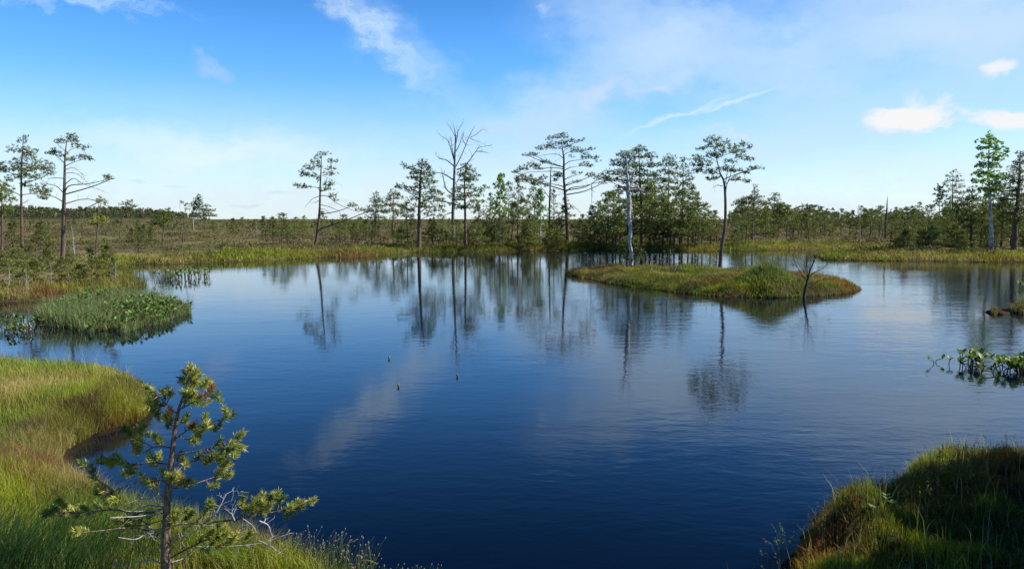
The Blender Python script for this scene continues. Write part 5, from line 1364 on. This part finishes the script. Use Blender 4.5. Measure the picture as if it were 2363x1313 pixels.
# cotton grass heads on the island
def cotton():
    rg = np.random.default_rng(12); A = Acc()
    for _ in range(120):
        px = rg.uniform(1490, 1655) if rg.uniform() < 0.8 else rg.uniform(1340, 1840)
        x, y = G(px, rg.uniform(622, 642), 0.25); z = zat(x, y); h = rg.uniform(0.25, 0.75)
        l = rg.normal(0, 0.08)
        A.tube([(x, y, z), (x + l * 0.4, y, z + h * 0.6), (x + l, y, z + h)], [0.003, 0.0025, 0.002], 3, (0.10, 0.12, 0.04))
        A.tube([(x + l, y, z + h), (x + l + 0.01, y, z + h + 0.012), (x + l + 0.012, y, z + h + 0.03)], [0.006, 0.017, 0.005], 5, (0.62, 0.60, 0.56))
    tag(A.build('cotton_grass', M_GRASS), 'white cotton grass heads at the back of the island', 'cotton grass', kind='stuff')
cotton()

# flowering stems and leaves on the near right bank
def right_bank_plants():
    rg = np.random.default_rng(31)
    A = Acc()
    for _ in range(34):
        px, py = rg.uniform(1760, 1900), rg.uniform(1230, 1330)
        x, y = G(px, py, 0.03); z = max(0, zat(x, y)); h = rg.uniform(0.08, 0.2)
        l = rg.normal(-0.02, 0.03)
        A.tube([(x, y, z - .03), (x + l * 0.3, y, z + h * 0.6), (x + l, y, z + h)], [0.0016, 0.0014, 0.001], 3, (0.16, 0.20, 0.10))
        for k in range(4):
            p = np.array((x + l * (0.5 + 0.12 * k), y, z + h * (0.6 + 0.1 * k))); leaf(A, p, rg.normal(0, 1, 3) + np.array((0, 0, 0.8)), np.array((0.1, 0, 1.0)), 0.018, 0.007, (0.15, 0.20, 0.09))
    for _ in range(60):
        px, py = rg.uniform(2090, 2380), rg.uniform(1060, 1100)
        x, y = G(px, py, 0.5); z = zat(x, y); h = rg.uniform(0.12, 0.26); l = rg.normal(0, 0.03)
        A.tube([(x, y, z), (x + l * 0.3, y, z + h * 0.6), (x + l, y, z + h)], [0.0018, 0.0016, 0.001], 3, (0.20, 0.10, 0.05))
        for k in range(6):
            p = np.array((x + l * (0.4 + 0.1 * k), y, z + h * (0.45 + 0.09 * k))); leaf(A, p, rg.normal(0, 1, 3) + np.array((0, 0, 0.6)), np.array((0.1, 0, 1.0)), 0.022, 0.009, np.array((0.16, 0.12, 0.06)) * rg.uniform(0.6, 1.4))
    tag(A.build('shrub_stems', M_GRASS), 'thin upright twiggy stems along the rim of the right bank', 'stems', kind='stuff')
    for i, (px, py, lb) in enumerate(((2035, 1262, 'broad leaved green plant in front of the right bank tussock'), (1985, 1265, 'broad leaved plant low on the right bank, left of its twin'), (2022, 1160, 'two leaved seedling on top of the right bank tussock'))):
        x, y = G(px, py, 0.25); z = zat(x, y)
        r = empty('bogbean_plant', (x, y, z)); tag(r, lb, 'plant', 'broad leaved plants on the right bank')
        for k in range(3 if i < 2 else 2):
            S, Lf = Acc(), Acc()
            tx, ty, tz = x + rg.normal(0, 0.03), y + rg.normal(0, 0.03), z + rg.uniform(0.10, 0.15)
            S.tube([(x, y, z - 0.02), ((x + tx) / 2, (y + ty) / 2, (z + tz) / 2 + 0.02), (tx, ty, tz)], [0.003, 0.0025, 0.002], 5, (0.14, 0.18, 0.06))
            for a in (0, 2.1, 4.2):
                leaf(Lf, np.array((tx, ty, tz)), (math.cos(a + k), math.sin(a + k), 0.8), np.array((0.02, 0, 1.0)), 0.035, 0.022, np.array((0.10, 0.17, 0.045)) * rg.uniform(0.7, 1.1))
            S.build('stem', M_WATERLEAF, r, (x, y, z)); Lf.build('leaf', M_WATERLEAF, r, (x, y, z), smooth=True)
    # red tipped stalk
    p0 = P(2190, 1278, 4.9); r = empty('flower_stalk', (p0[0], p0[1], zat(p0[0], p0[1])))
    tag(r, 'leaning pale stalk with a small red head on the dark right bank', 'flower')
    S, Hd = Acc(), Acc(); pts = smooth_path([P(2192, 1285, 4.9), P(2165, 1245, 4.85), P(2136, 1219, 4.8)], 4)
    S.tube(pts, np.linspace(0.003, 0.002, len(pts)), 5, (0.32, 0.24, 0.14))
    e = pts[-1]; Hd.tube([e, e + np.array((-0.006, 0, 0.006)), e + np.array((-0.012, 0, 0.012))], [0.004, 0.009, 0.003], 7, (0.45, 0.10, 0.05))
    S.build('stem', M_GRASS, r, r.location); Hd.build('flower_head', M_GRASS, r, r.location, smooth=True)
right_bank_plants()

# bushy pines on the right bank, just outside the view: they shade the bank
random.seed(90)
for (x, y, h, w, lb) in ((6.0, 5.55, 2.85, 0.9, 'bushy pine outside the view at the right, farthest of three'),
                         (5.9, 4.85, 3.05, 0.9, 'bushy pine outside the view at the right, middle one of three'), (5.5, 4.15, 3.2, 0.95, 'bushy pine outside the view at the right, nearest of three')):
    place('dense', x, y, h, lb, 'pines just outside the view at the right', wide=w)
for lab in sorted({m_[0] for m_ in MADE}):
    ms = sorted([m_ for m_ in MADE if m_[0] == lab], key=lambda q: q[1])
    n_ = len(ms)
    if n_ == 1: continue
    for i_, (lb_, px_, o_) in enumerate(ms):
        left = i_ < (n_ + 1) // 2
        k_ = i_ if left else n_ - 1 - i_
        word = (['leftmost', 'second from left', 'third from left', 'fourth from left', 'fifth from left', 'sixth from left', 'seventh from left', 'eighth from left', 'ninth from left', 'tenth from left', 'eleventh from left', 'twelfth from left', 'thirteenth from left', 'fourteenth from left']
                if left else ['rightmost', 'second from right', 'third from right', 'fourth from right', 'fifth from right', 'sixth from right', 'seventh from right', 'eighth from right', 'ninth from right', 'tenth from right', 'eleventh from right', 'twelfth from right', 'thirteenth from right'])[k_]
        o_['label'] = lb_ + ', ' + word
for ent in PROTO.values():
    if not ent[2]:
        for ch in list(ent[0].children): bpy.data.objects.remove(ch)
        bpy.data.objects.remove(ent[0])
